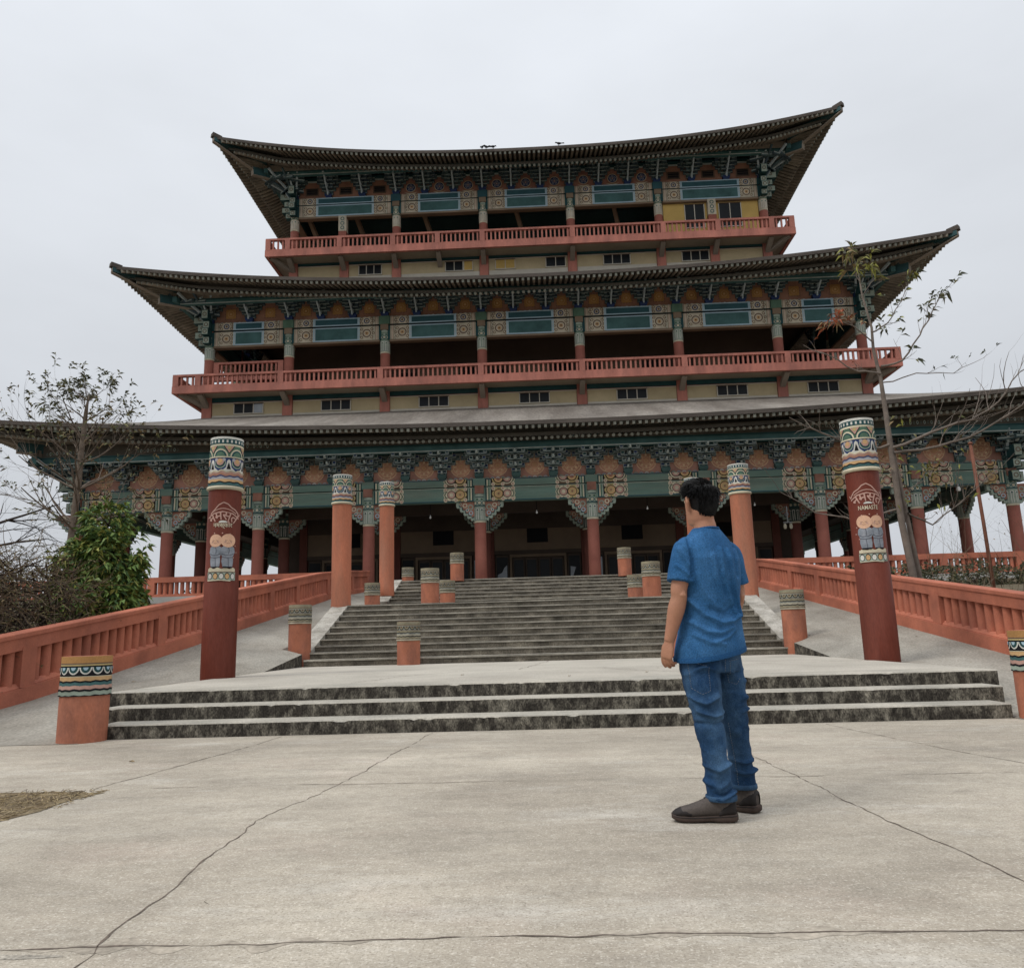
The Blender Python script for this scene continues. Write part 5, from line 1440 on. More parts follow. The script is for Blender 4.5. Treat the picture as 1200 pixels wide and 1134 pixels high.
# --- leaning sapling in front of the right wing
r = random.Random(44)
SX, SY = 7.55, 16.5
t = empty('sapling', (SX, SY, .7), 'slender leaning sapling with a few leaves and red shoots behind the right balustrade', 'tree')
bt, bb, bl = MB(), MB(), MB()
def W(px, pz, dy=0.): return Vector((px-SX, dy, pz-.7))
TR = [W(7.62, .3), W(7.56, 1.9), W(7.46, 3.0), W(7.42, 4.45), W(7.40, 5.45), W(7.38, 6.1), W(7.30, 6.75), W(7.32, 7.25), W(7.20, 8.0), W(7.17, 8.62)]
bt.tube(TR, [.082, .072, .066, .058, .049, .039, .031, .026, .019, .009], 10, 'bark_pale')
T2 = [W(7.86, .5, .1), W(7.72, 2.1, .12), W(7.62, 3.2, .1), W(7.52, 4.1, .05), W(7.44, 4.75)]
bt.tube(T2, [.066, .056, .048, .040, .032], 8, 'bark_pale')
bt.build('trunk', t, smooth=True)
def br(pts, rad, twigs, leafp=0., mats=('leaf_olive',), seedl=(.15, .045), sub=.5, upt=.35):
    P = [Vector(p) for p in pts]; Q = []
    for i in range(len(P)-1):
        for k in range(3): Q.append(P[i].lerp(P[i+1], k/3)+Vector((r.uniform(-.025, .025), r.uniform(-.05, .05), r.uniform(-.025, .025))))
    Q.append(P[-1]); n = len(Q)
    bb.tube(Q, [rad*(1-.75*i/(n-1)) for i in range(n)], 6, 'bark_pale', cap=False)
    for k in range(twigs):
        i = r.randint(n//4, n-1); d = (Q[min(i+1, n-1)]-Q[i-1]).normalized()
        nd = (d*.8+Vector((r.uniform(-.7, .7), r.uniform(-.7, .7), r.uniform(-.5, .9)+upt*.4))).normalized()
        grow(bb, bl, Q[i], nd, sub*r.uniform(.5, 1.3), rad*.38, 1, r, 'bark_pale', leafp, .25, upt, 4, (1, 2), seedl, 7, .7, mats, .3)
    if leafp > .5:
        for k in range(16):
            q = Q[-1]+Vector((r.uniform(-.1, .1), r.uniform(-.1, .1), r.uniform(-.08, .08)))
            leaf_at(bl, q, Vector((r.uniform(-1, 1), r.uniform(-1, 1), r.uniform(-1, .5))), seedl[0]*r.uniform(.7, 1.3), seedl[1], r.choice(mats), r, .5)
br([W(7.42, 4.55), W(8.1, 4.78, -.4), W(8.75, 4.95, -.7), W(9.3, 5.25, -.8), W(9.75, 5.85, -.9)], .034, 14, 0, sub=.8)
br([W(7.45, 4.45), W(8.3, 4.52, -.2), W(9.1, 4.75, -.5), W(9.8, 5.2, -.7), W(10.3, 5.75, -.8)], .032, 15, 0, sub=.8)
br([W(7.40, 4.62), W(6.8, 4.55, -.1), W(6.2, 4.68, -.4), W(5.55, 4.85, -.8), W(5.05, 5.05, -1.0)], .030, 9, 0, sub=.6, upt=-.1)
br([W(7.44, 3.3), W(6.7, 3.1, .3), W(5.9, 3.35, .5), W(5.2, 3.8, .5)], .022, 12, 0, sub=.6)
br([W(7.6, 3.2), W(8.3, 3.0, .5), W(9.0, 3.5, .4), W(9.6, 4.0, .3)], .022, 16, .05, ('leaf_dry',), sub=.85)
br([W(7.44, 3.9), W(8.0, 3.8, .6), W(8.6, 4.1, .9)], .020, 14, .3, ('leaf_c', 'leaf_dry'), sub=.5)
br([W(7.38, 6.35), W(7.85, 6.45, -.1), W(8.2, 6.95, -.2), W(8.5, 7.45, -.3), W(8.75, 7.85, -.3)], .024, 10, .75, ('leaf_dark', 'leaf_dark', 'leaf_olive'), (.17, .05), .42)
br([W(7.38, 6.2), W(6.9, 6.25, -.1), W(6.2, 6.6, -.2), W(5.75, 6.85, -.2)], .022, 6, .1, ('leaf_rust',), (.12, .03), .4)
br([W(7.30, 6.9), W(6.9, 7.25, -.1), W(6.45, 7.4, -.2)], .016, 7, .85, ('leaf_rust', 'leaf_rust', 'leaf_dry'), (.19, .045), .3)
br([W(7.30, 7.15), W(7.7, 7.35, .1), W(8.1, 7.9, .2), W(8.45, 8.55, .2)], .018, 9, .75, ('leaf_olive', 'leaf_dark', 'leaf_c'), (.17, .05), .35)
br([W(7.40, 6.0), W(8.0, 6.1, -.2), W(8.7, 6.05, -.4), W(9.3, 6.3, -.5)], .014, 6, .2, ('leaf_dark',), (.13, .04), .4)
br([W(7.17, 8.3), W(7.1, 8.75), W(7.0, 9.0)], .010, 5, .9, ('leaf_c', 'leaf_olive', 'leaf_dry'), (.24, .05), .25)
br([W(7.2, 8.0), W(7.45, 8.35), W(7.5, 8.7)], .010, 5, .9, ('leaf_c', 'leaf_olive'), (.22, .05), .25)
for k in range(60):
    q = W(7.3+r.uniform(-.8, 1.6), 4.0+r.uniform(-.9, 1.3), r.uniform(-.6, .6)); leaf_at(bl, q, Vector((r.uniform(-1, 1), r.uniform(-1, 1), r.uniform(-1, .3))), .14, .05, r.choice(('leaf_c', 'leaf_dry', 'leaf_olive')), r, .4)
bb.build('branches', t, smooth=True); bl.build('leaves', t)
# --- undergrowth behind the right balustrade
def twiggy(label, loc, n, w, d, h, seed, leafp=.15):
    r = random.Random(seed); t = empty('leafless_shrub', loc, label, 'shrub'); b, bl = MB(), MB()
    for k in range(n):
        grow(b, bl, (r.uniform(-w, w), r.uniform(-d, d), -.2), (r.uniform(-.5, .5), r.uniform(-.5, .5), 1), h*r.uniform(.4, .9), .011, 2, r, 'twig_brown', leafp, .25, .1, 5, (2, 3), (.07, .03), 4, .6, ('leaf_hedge', 'leaf_dry'))
    b.build('stems', t); bl.build('leaves', t)
twiggy('tangle of thin dry stems behind the right balustrade below the red pole', (9.6, 14.5, .5), 60, 1.4, 2.2, 1.25, 8, .3)
twiggy('tall leafless shrub with fine tangled twigs before the right wing of the veranda', (11.8, 20.5, 1.2), 34, 2.3, 1.6, 3.3, 28, .06)
twiggy('low dry shrub at the far end of the right garden near the terrace railing', (13.5, 24, 1.3), 50, 3.0, 2, 1.3, 18, .2)
bush('low dark ground shrub below the right terrace railing', (13.5, 29.5, 1.75), [(1.1*k-6.6, .3*(k % 2), .42+.10*(k % 3), .80) for k in range(14)], 11000, 61, (.15, .06), ('leaf_hedge', 'leaf_dark', 'leaf_dark'), 'low_shrub', 'shrub')
bush('yellow green leafy bush cut by the right edge of the photo', (8.35, 12.0, .35), [(0, 0, .75, .42), (.35, .1, .95, .4), (.5, -.1, .5, .45), (.1, .2, 1.05, .25)], 900, 62, (.20, .055), ('leaf_c', 'leaf_a', 'leaf_c', 'leaf_olive'), 'leafy_bush', 'bush')
t = empty('iron_pole', (14.4, 26.0, 1.4), 'thin rusty iron pole standing in the right garden before the veranda', 'pole')
b = MB(); b.tube([(0, 0, -.3), (-.05, 0, 2.7), (-.12, 0, 5.3)], [.06, .055, .05], 10, 'metal_rust'); b.build('shaft', t, smooth=True)
b = MB(); b.lathe([(.05, 5.3), (.075, 5.31), (.07, 5.36), (.02, 5.39)], 10, 'metal_rust', cx=-.12); b.build('cap', t, smooth=True)
# --- far trees seen through the open veranda and past the hedge
def far_tree(loc, h, w, seed, label):
    bush(label, loc, [(r.uniform(-w, w), r.uniform(-w, w)*.5, h*r.uniform(.35, .9), w*r.uniform(.45, .75)) for k in range(6)], 1300, seed, (.5, .22), ('far_green',), 'distant_tree', 'tree', 'bark', .35)
r = random.Random(70)
far_tree((-41, 72, 0), 6.5, 3.2, 71, 'hazy distant tree at the far left beyond the leafless branches')
far_tree((-34, 80, 0), 5.5, 2.6, 72, 'distant tree seen low behind the trunk of the thin tree')
far_tree((-28, 84, 0), 5.0, 2.6, 73, 'distant tree glimpsed through the left end of the veranda')
far_tree((34, 80, 0), 7.0, 3.4, 74, 'distant tree glimpsed through the right end of the veranda')
far_tree((42, 74, 0), 7.0, 3.6, 75, 'distant tree beyond the corner column at the right edge')
# ================================================================== the man in the blue shirt
# coordinates: x to the right, y away from the camera, z up, origin on the ground between his feet
PX, PY = .855, 4.24
man = empty('person', (PX, PY, 0), 'man in blue t-shirt, jeans and brown trainers seen from behind looking up at the temple', 'person')
FA = R(42)
rt = Vector((math.cos(FA), math.sin(FA), 0)); fw = Vector((-math.sin(FA), math.cos(FA), 0))
def ellipse(c, a, b_, n=24, r_=rt, f_=fw, e=2.3, tilt=0., pinch=0.):
    P = []
    for j in range(n):
        t_ = 2*PI*j/n; x = math.copysign(abs(math.cos(t_))**(2/e), math.cos(t_)); y = math.copysign(abs(math.sin(t_))**(2/e), math.sin(t_))
        p = Vector(c)+r_*x*a+f_*y*b_; p.z += tilt*x; P.append(p)
    return P
def limb(b, pts, rad, m, n=16, cap=True): b.tube(pts, rad, n, m, cap)
def smooth_path(P, Rr, k=5):
    """Catmull-Rom through points with radii"""
    Q, S = [], []
    n = len(P); P = [Vector(p) for p in P]
    for i in range(n-1):
        p0, p1, p2, p3 = P[max(i-1, 0)], P[i], P[i+1], P[min(i+2, n-1)]
        r0, r1, r2, r3 = Rr[max(i-1, 0)], Rr[i], Rr[i+1], Rr[min(i+2, n-1)]
        for j in range(k):
            t_ = j/k; h = lambda a, b_, c, d: .5*((2*b_)+(-a+c)*t_+(2*a-5*b_+4*c-d)*t_*t_+(-a+3*b_-3*c+d)*t_**3)
            Q.append(h(p0, p1, p2, p3)); S.append(h(r0, r1, r2, r3))
    Q.append(P[-1]); S.append(Rr[-1]); return Q, S
def fuse(b, name, vox, smooth, parent, m, disp=None, sub=0):
    """fuse overlapping closed lofts into one continuous skin"""
    tmp = b.build('tmp'); md = tmp.modifiers.new('r', 'REMESH'); md.mode = 'VOXEL'; md.voxel_size = vox; md.use_smooth_shade = True
    if smooth: sm = tmp.modifiers.new('s', 'SMOOTH'); sm.factor = .5; sm.iterations = smooth
    dg = C.evaluated_depsgraph_get(); me = bpy.data.meshes.new_from_object(tmp.evaluated_get(dg)); bpy.data.objects.remove(tmp)
    me.name = name; me.materials.clear(); me.materials.append(MATS[m])
    me.polygons.foreach_set('material_index', [0]*len(me.polygons)); me.polygons.foreach_set('use_smooth', [True]*len(me.polygons))
    if disp:
        nrm = [v.normal.copy() for v in me.vertices]
        for v, n in zip(me.vertices, nrm): v.co += n*disp(v.co, n)
    me.update()
    return link(name, me, parent)
def seg(p, a, c):
    """distance in the picture-like (x,z) plane from p to segment a-c, and position along it"""
    ax, az = a; cx, cz = c; dx, dz = cx-ax, cz-az; t_ = max(0, min(1, ((p.x-ax)*dx+(p.z-az)*dz)/(dx*dx+dz*dz)))
    return math.hypot(p.x-ax-dx*t_, p.z-az-dz*t_), t_
def folds(F):
    def f(p, n):
        s = 0
        for path, amp, w in F:
            best = 9; 
            for i in range(len(path)-1):
                d, _ = seg(p, path[i], path[i+1]); best = min(best, d)
            if best < w*3: s += amp*math.exp(-(best/w)**2)
        return s
    return f

# ---- skeleton
SHL, ELL, WRL = Vector((-.104, -.080, 1.338)), Vector((-.150, -.105, 1.10)), Vector((-.212, -.075, .872))
SHR, ELR, WRR = Vector((.184, .160, 1.330)), Vector((.218, .20, 1.10)), Vector((.165, .33, .90))
HC = Vector((.020, .050, 1.595)); HA = R(24)         # head turned a little more to the left
hr = Vector((math.cos(HA), math.sin(HA), 0)); hf = Vector((-math.sin(HA), math.cos(HA), .14)).normalized()
NB = Vector((.036, .030, 1.43))

# ---- body (head, neck, trunk, arms, hands) as one skin
b = MB()
# skull and face: rings from neck to crown
def hp(x, y, z): return HC+hr*x+hf*y+Vector((0, 0, z))
rings = []
for (z, a, bk, fr) in ((-.125, .038, .020, .070), (-.112, .052, .050, .090), (-.085, .062, .072, .096), (-.05, .068, .086, .096), (-.01, .072, .096, .095), (.03, .075, .100, .094), (.065, .072, .096, .086), (.09, .062, .082, .070), (.108, .042, .055, .045), (.116, .015, .02, .015)):
    rg = []
    for j in range(22):
        t_ = 2*PI*j/22; y = math.sin(t_); rg.append(hp(a*math.cos(t_), (fr if y > 0 else bk)*y, z))
    rings.append(rg)
b.loft(rings, 'skin')
b.loft([ellipse(hp(0, .098, -.035), .012, .006, 8, hr, hf), ellipse(hp(0, .112, -.03), .016, .010, 8, hr, hf), ellipse(hp(0, .10, .01), .008, .008, 8, hr, hf)], 'skin')   # nose
for z in (-.062, -.072): b.tube([hp(-.024, .088, z), hp(0, .097, z), hp(.024, .088, z)], [.004, .0065, .004], 6, 'skin')     # lips
for s in (-1, 1):
    b.tube([hp(s*.028-.014, .088, .018), hp(s*.028, .094, .021), hp(s*.028+.014, .088, .018)], [.004, .007, .004], 6, 'skin')   # brow
    # ear: curled rim and lobe
    E_ = [(s*.074, -.004, -.040), (s*.086, -.012, -.018), (s*.096, -.024, .008), (s*.094, -.020, .028), (s*.084, -.004, .031), (s*.077, .006, .018)]
    b.tube([hp(*e) for e in E_], [.0115, .0105, .010, .0105, .0105, .009], 8, 'skin'); b.loft([ellipse(hp(s*q, -.008-.12*(q-.07), -.004), .004, .016+k, 10, hf, Vector((0, 0, 1.9))) for q, k in ((.070, .0), (.080, .001), (.087, -.002))], 'skin'); b.tube([hp(s*.074, .0, -.025), hp(s*.078, -.006, .0), hp(s*.077, -.003, .018)], [.008, .010, .009], 8, 'skin')
P_, R_ = smooth_path([NB+Vector((0, .0, -.06)), NB+Vector((0, .005, .03)), HC+Vector((.01, -.012, -.09)), HC+Vector((.0, .0, -.03))], [.075, .060, .056, .060]); limb(b, P_, R_, 'skin', 18)
b.loft([ellipse((.035, .03, z), a, d, 20) for z, a, d in ((.86, .12, .08), (1.0, .115, .075), (1.2, .13, .08), (1.34, .115, .06), (1.43, .062, .055))], 'skin')
for q in (-1, 1): b.tube([Vector((.01, .04, .9))+rt*q*.075, Vector((.01, .04, .66))+rt*q*.085], [.07, .055], 12, 'skin')
for (S, E, Wq) in ((SHL, ELL, WRL), (SHR, ELR, WRR)):
    d1 = (E-S); m1 = S.lerp(E, .5)
    P_, R_ = smooth_path([S, m1, E+Vector((0, 0, .035)), E-(E-Wq)*.04, E.lerp(Wq, .28), E.lerp(Wq, .62), Wq], [.040, .046, .0425, .0410, .0440, .036, .0265])
    limb(b, P_, R_, 'skin', 18)
    el = E+Vector((.012, -.030, .0)); b.tube([el+Vector((0, .01, .03)), el, el+Vector((0, .012, -.03))], [.016, .021, .016], 8, 'skin')
def hand(W_, dn, pal, thumb_side, curl):
    """palm, four fingers of unequal length and a thumb: dn along the hand, pal = towards the palm, thumb_side = across towards the thumb"""
    dn, pal, th = dn.normalized(), pal.normalized(), thumb_side.normalized()
    pr = []
    for (t_, w_, k) in ((-.012, .024, .019), (.012, .030, .019), (.040, .040, .018), (.070, .0425, .0155), (.088, .040, .0125)):
        c = W_+dn*t_; pr.append([c+th*w_*math.cos(2*PI*j/16)+pal*k*math.sin(2*PI*j/16) for j in range(16)])
    b.loft(pr, 'skin')
    for k, (o, L_, rr) in enumerate(((.030, .072, .0088), (.0105, .080, .0092), (-.0095, .074, .0088), (-.0285, .058, .0078))):
        p = W_+dn*.078+th*o; P = [p]; R2 = [rr*1.1]; ang = 0
        for i, f in enumerate((.46, .30, .24)):
            ang += curl[i]+.10*k
            d = (dn*math.cos(ang)+pal*math.sin(ang)+th*o*.8).normalized(); P.append(P[-1]+d*L_*f); R2.append(rr*(1.02-.07*i))
        Q, S2 = smooth_path(P, R2, 3); b.tube(Q, S2, 9, 'skin')
        b.tube([P[-1], P[-1]+(P[-1]-P[-2]).normalized()*.004], [rr*.82, rr*.45], 9, 'skin')
    p0 = W_+dn*.022+th*.022+pal*.006
    P = [p0, p0+(dn*.5+th*.62+pal*.25)*.038, p0+(dn*.5+th*.62+pal*.25)*.038+(dn*.86+th*.22+pal*.35)*.032, p0+(dn*.5+th*.62+pal*.25)*.038+(dn*.86+th*.22+pal*.35)*.032+(dn*.92-th*.02+pal*.38)*.024]
    Q, S2 = smooth_path(P, [.0165, .0135, .0112, .009], 4); b.tube(Q, S2, 10, 'skin')
hand(WRL, Vector((-.22, .10, -1)), Vector((.80, .55, -.15)), Vector((-.55, .80, .2)), (.30, .42, .30))
hand(WRR, Vector((-.42, .5, -.6)), Vector((-.6, -.3, -.3)), Vector((-.4, .5, .6)), (.30, .40, .30))
fuse(b, 'body', .0042, 3, man, 'skin')

# ---- hair
b = MB(); rings = []
for (z, a, bk, fr) in ((-.066, .048, .072, -.048), (-.048, .064, .094, -.044), (-.015, .074, .106, -.036), (.022, .0795, .112, -.026), (.05, .0805, .113, .035), (.085, .076, .104, .078), (.110, .061, .082, .062), (.127, .037, .05, .046), (.133, .012, .016, .015)):
    rg = []
    for j in range(40):
        t_ = 2*PI*j/40; y = math.sin(t_); x = math.cos(t_)
        k = 1+.045*mnoise.noise((x*2.4, y*2.4, z*14))+.025*mnoise.noise((x*7, y*7, z*30))
        rg.append(hp(a*x*k, (fr if y > 0 else bk)*y*k if not (fr < 0 and y > 0) else fr*y-.0, z+(.012*mnoise.noise((x*3, y*3, 5)))))
    rings.append(rg)
b.loft(rings, 'hair')
r = random.Random(5)
cap = MB()
for k in range(4200):                                   # short locks following the whorl
    z = r.uniform(-.060, .128); t_ = r.uniform(PI*.98, PI*2.02) if z < .0 else r.uniform(0, 2*PI)
    zz = [(-.066, .048, .072, -.048), (-.048, .064, .094, -.044), (-.015, .074, .106, -.036), (.022, .0795, .112, -.026), (.05, .0805, .113, .035), (.085, .076, .104, .078), (.110, .061, .082, .062), (.127, .037, .05, .046), (.133, .012, .016, .015)]
    for i in range(len(zz)-1):
        if zz[i][0] <= z <= zz[i+1][0]:
            f = (z-zz[i][0])/(zz[i+1][0]-zz[i][0]); a = zz[i][1]+(zz[i+1][1]-zz[i][1])*f; bk = zz[i][2]+(zz[i+1][2]-zz[i][2])*f; fr = zz[i][3]+(zz[i+1][3]-zz[i][3])*f; break
    y = math.sin(t_); x = math.cos(t_)
    if y > 0 and fr < .02: continue
    if z < .04 and x*x > .55: continue
    p = hp(a*x*1.0, (fr if y > 0 else bk)*y, z); o = (p-HC); o.normalize()
    tang = Vector((0, 0, -1)) if z < .10 else (hf*.8-hr*.4)
    d = (tang-o*tang.dot(o)).normalized()*1.0+hr*r.uniform(-.45, .25)+Vector((0, 0, r.uniform(-.1, .25)))
    L_ = r.uniform(.016, .040) if z > -.03 else r.uniform(.008, .018)
    lift = r.uniform(.001, .010) if z > .03 else r.uniform(.001, .005)
    cap.tube([p-o*.004, p+d*L_*.5+o*lift, p+d*L_+o*lift*.7], [.0026, .0024, .0006], 3, 'hair', cap=False)
o = b.build('hair', man, smooth=True); cap.build('hair_locks', o)

# ---- shirt
b = MB()
b.loft([ellipse((x, y, z), a, d, 30, e=2.4, tilt=tl) for (x, y, z, a, d, tl) in (
    (.012, .030, .795, .212, .153, .030), (.014, .030, .84, .208, .150, .028), (.020, .030, .92, .190, .138, .02), (.026, .030, 1.0, .180, .126, .01), (.032, .028, 1.10, .184, .124, 0), (.038, .028, 1.2, .196, .128, 0), (.040, .028, 1.29, .198, .122, 0), (.040, .030, 1.345, .188, .106, 0), (.038, .030, 1.392, .152, .088, 0), (.037, .030, 1.428, .108, .074, 0), (.036, .032, 1.458, .070, .062, 0))], 'shirt')
for (S, E, q) in ((SHL, ELL, -1), (SHR, ELR, 1)):
    d = (E-S).normalized(); inn = S-rt*q*.075+Vector((0, 0, .028))
    P_, R_ = smooth_path([inn, S+Vector((0, 0, .0)), S.lerp(E, .35), S.lerp(E, .62), S.lerp(E, .72)], [.048, .060, .068, .073, .075], 4); limb(b, P_, R_, 'shirt', 20)
FS = [([(.075, 1.33), (.080, 1.20), (.105, 1.08), (.150, .985)], .011, .013), ([(.125, 1.33), (.135, 1.18), (.155, 1.07), (.175, 1.0)], .010, .011), ([(.035, 1.30), (.045, 1.19), (.075, 1.06)], .006, .012),
      ([(-.10, 1.08), (-.03, .995), (.05, .955), (.12, .965), (.155, .99)], .011, .013), ([(-.10, .965), (-.03, .915), (.04, .905), (.12, .935)], .008, .012), ([(.02, .865), (.08, .885), (.13, .92)], .007, .010), ([(-.09, .90), (-.02, .86), (.06, .85)], .006, .010),
      ([(-.085, 1.39), (-.075, 1.28), (-.085, 1.19)], -.010, .010), ([(.185, 1.36), (.182, 1.27), (.185, 1.2)], -.008, .010), ([(-.14, 1.33), (-.10, 1.25)], .006, .010), ([(-.16, 1.25), (-.105, 1.20)], .005, .009), ([(.0, 1.03), (.08, 1.0), (.13, 1.04)], -.006, .012), ([(-.06, 1.2), (-.02, 1.1), (.03, 1.03)], .005, .014)]
ff = folds(FS)
def dshirt(p, n):
    k = max(.25, min(1., .5-n.y*1.6))
    return k*1.9*ff(p, n)+.0042*mnoise.noise((p.x*11, p.y*11, p.z*6))+.002*mnoise.noise((p.x*26, p.y*26, p.z*15))
shirt = fuse(b, 'shirt', .0055, 6, man, 'shirt', dshirt)
b = MB()                                                 # hems and collar
def hem(cx, cy, z, a, d, tl, rr, m): 
    E_ = ellipse((cx, cy, z), a, d, 48, e=2.4, tilt=tl); b.loft([[p+(p-Vector((cx, cy, p.z))).normalized()*o+Vector((0, 0, dz)) for p in E_] for o, dz in ((rr, -.012), (rr+.002, .0), (rr, .012))], m, cap=False)
hem(.012, .030, .802, .2095, .1505, .030, .004, 'shirt_hem'); b.build('shirt_hem', shirt, smooth=True); b = MB()
E_ = ellipse((.036, .033, 1.452), .068, .063, 32); b.tube([p+Vector((0, 0, .012*((p-Vector((.036, .033, 0))).dot(-fw)/.06-.4)*.6)) for p in E_]+[E_[0]], .0075, 8, 'shirt_hem')
b.build('collar', shirt, smooth=True)

# ---- jeans
b = MB()
LK, LA = Vector((-.038, -.065, .475)), Vector((-.004, -.068, .135)); RK, RA = Vector((.130, .105, .475)), Vector((.156, .135, .150))
b.loft([ellipse((x, y, z), a, d, 28, e=2.4) for (x, y, z, a, d) in ((.012, .035, .98, .145, .100), (.010, .032, .90, .158, .110), (.010, .030, .82, .172, .126), (.010, .030, .76, .178, .136), (.012, .030, .71, .168, .122))], 'denim')
def leg(top, K, A, dk, rr): 
    P_, R2 = smooth_path([top+Vector((0, 0, .06)), top, top.lerp(K, .40), top.lerp(K, .8), K+Vector((0, 0, -.03)), K.lerp(A, .4), K.lerp(A, .75), A, A+Vector((0, 0, -.03))], rr, 5)
    rgs = []
    for i, (p, r_) in enumerate(zip(P_, R2)):
        rgs.append([p+Vector((math.cos(2*PI*j/22)*r_, math.sin(2*PI*j/22)*r_*1.08, 0)) for j in range(22)])
    b.loft(rgs[::-1], 'denim')
leg(Vector((-.064, -.028, .765)), LK, LA, None, [.075, .096, .094, .079, .072, .064, .060, .069, .073])
leg(Vector((.088, .092, .765)), RK, RA, None, [.075, .096, .089, .074, .067, .061, .059, .063, .066])
JF = [([(-.15, .70), (-.06, .735), (.03, .72)], .007, .012), ([(.02, .84), (.045, .75), (.05, .68)], -.012, .011), ([(-.13, .60), (-.06, .575), (.0, .60)], .009, .012), ([(-.12, .545), (-.04, .50), (.03, .535)], .010, .012), ([(-.11, .47), (-.03, .455), (.03, .48)], -.007, .010), ([(-.1, .40), (-.03, .385), (.04, .41)], .006, .011),
      ([(-.1, .27), (-.02, .245), (.05, .27)], .007, .010), ([(-.09, .20), (-.02, .18), (.06, .205)], .010, .012), ([(-.09, .155), (-.01, .135), (.06, .15)], -.009, .010), ([(-.08, .125), (.0, .115), (.06, .128)], .008, .009),
      ([(.06, .62), (.12, .58), (.18, .60)], .008, .012), ([(.06, .53), (.12, .50), (.19, .525)], .009, .012), ([(.07, .43), (.13, .41), (.2, .43)], .006, .010), ([(.08, .27), (.14, .25), (.2, .265)], .007, .010), ([(.08, .20), (.14, .185), (.2, .2)], .009, .010),
      ([(-.16, .80), (-.1, .775), (-.03, .79)], .004, .006), ([(.10, .71), (.15, .66), (.19, .65)], .006, .012)]
jf = folds(JF)
def djean(p, n):
    w1 = Vector((p.x+.035*mnoise.noise((p.x*7, p.z*7, 3)), p.y, p.z+.035*mnoise.noise((p.x*6, p.z*8, 9))))
    k = max(.0, .25+1.7*(mnoise.noise((p.x*11, p.y*11, p.z*11))+.18))
    rid = 1-abs(mnoise.noise((p.x*9+p.z*5, p.y*9, p.z*15)))*2
    return (1 if n.y < .4 else .5)*k*1.9*jf(w1, n)+.0045*mnoise.noise((p.x*10, p.y*10, p.z*13))+.0022*mnoise.noise((p.x*26, p.y*26, p.z*34))+.0035*rid*abs(rid)
jeans = fuse(b, 'jeans', .0055, 4, man, 'denim', djean)
b = MB()
for (A, r_) in ((LA, .0735), (RA, .0665)):
    z0 = A.z-.032
    b.loft([[Vector((A.x+math.cos(2*PI*j/28)*q, A.y+math.sin(2*PI*j/28)*q*1.08, z)) for j in range(28)] for z, q in ((z0+.004, r_-.016), (z0-.004, r_-.004), (z0-.003, r_+.003), (z0+.018, r_+.003), (z0+.021, r_-.002))], 'denim_hem', cap=False)
b.build('jeans_cuff', jeans, smooth=True)
b = MB()                                                 # back pocket and yoke stitching, inside-leg seam
dg = C.evaluated_depsgraph_get()
from mathutils.bvhtree import BVHTree
bv = BVHTree.FromObject(jeans, dg)
def on_jeans(x, z):
    h = bv.ray_cast(Vector((x, -1, z)), Vector((0, 1, 0)))
    return (h[0]+h[1]*.0012) if h[0] is not None else None
def stitch(path, rr=.0015, step=.012):
    b = MB()
    for i in range(len(path)-1):
        (x0, z0), (x1, z1) = path[i], path[i+1]; L_ = math.hypot(x1-x0, z1-z0); n = max(1, int(L_/step))
        for k in range(n):
            a = on_jeans(x0+(x1-x0)*k/n, z0+(z1-z0)*k/n); c = on_jeans(x0+(x1-x0)*(k+.6)/n, z0+(z1-z0)*(k+.6)/n)
            if a is not None and c is not None and (a-c).length < .03: b.tube([a, c], rr, 4, 'denim_seam')
    b.build('stitching', jeans)
stitch([(-.135, .775), (-.04, .745)]); stitch([(-.13, .765), (-.122, .64), (-.075, .61), (-.035, .625), (-.035, .745)]); stitch([(.06, .80), (.055, .70)]); stitch([(.085, .45), (.10, .34), (.115, .20), (.12, .12)]); stitch([(.08, .765), (.15, .775)]); stitch([(.085, .76), (.09, .66), (.13, .645), (.155, .68)])

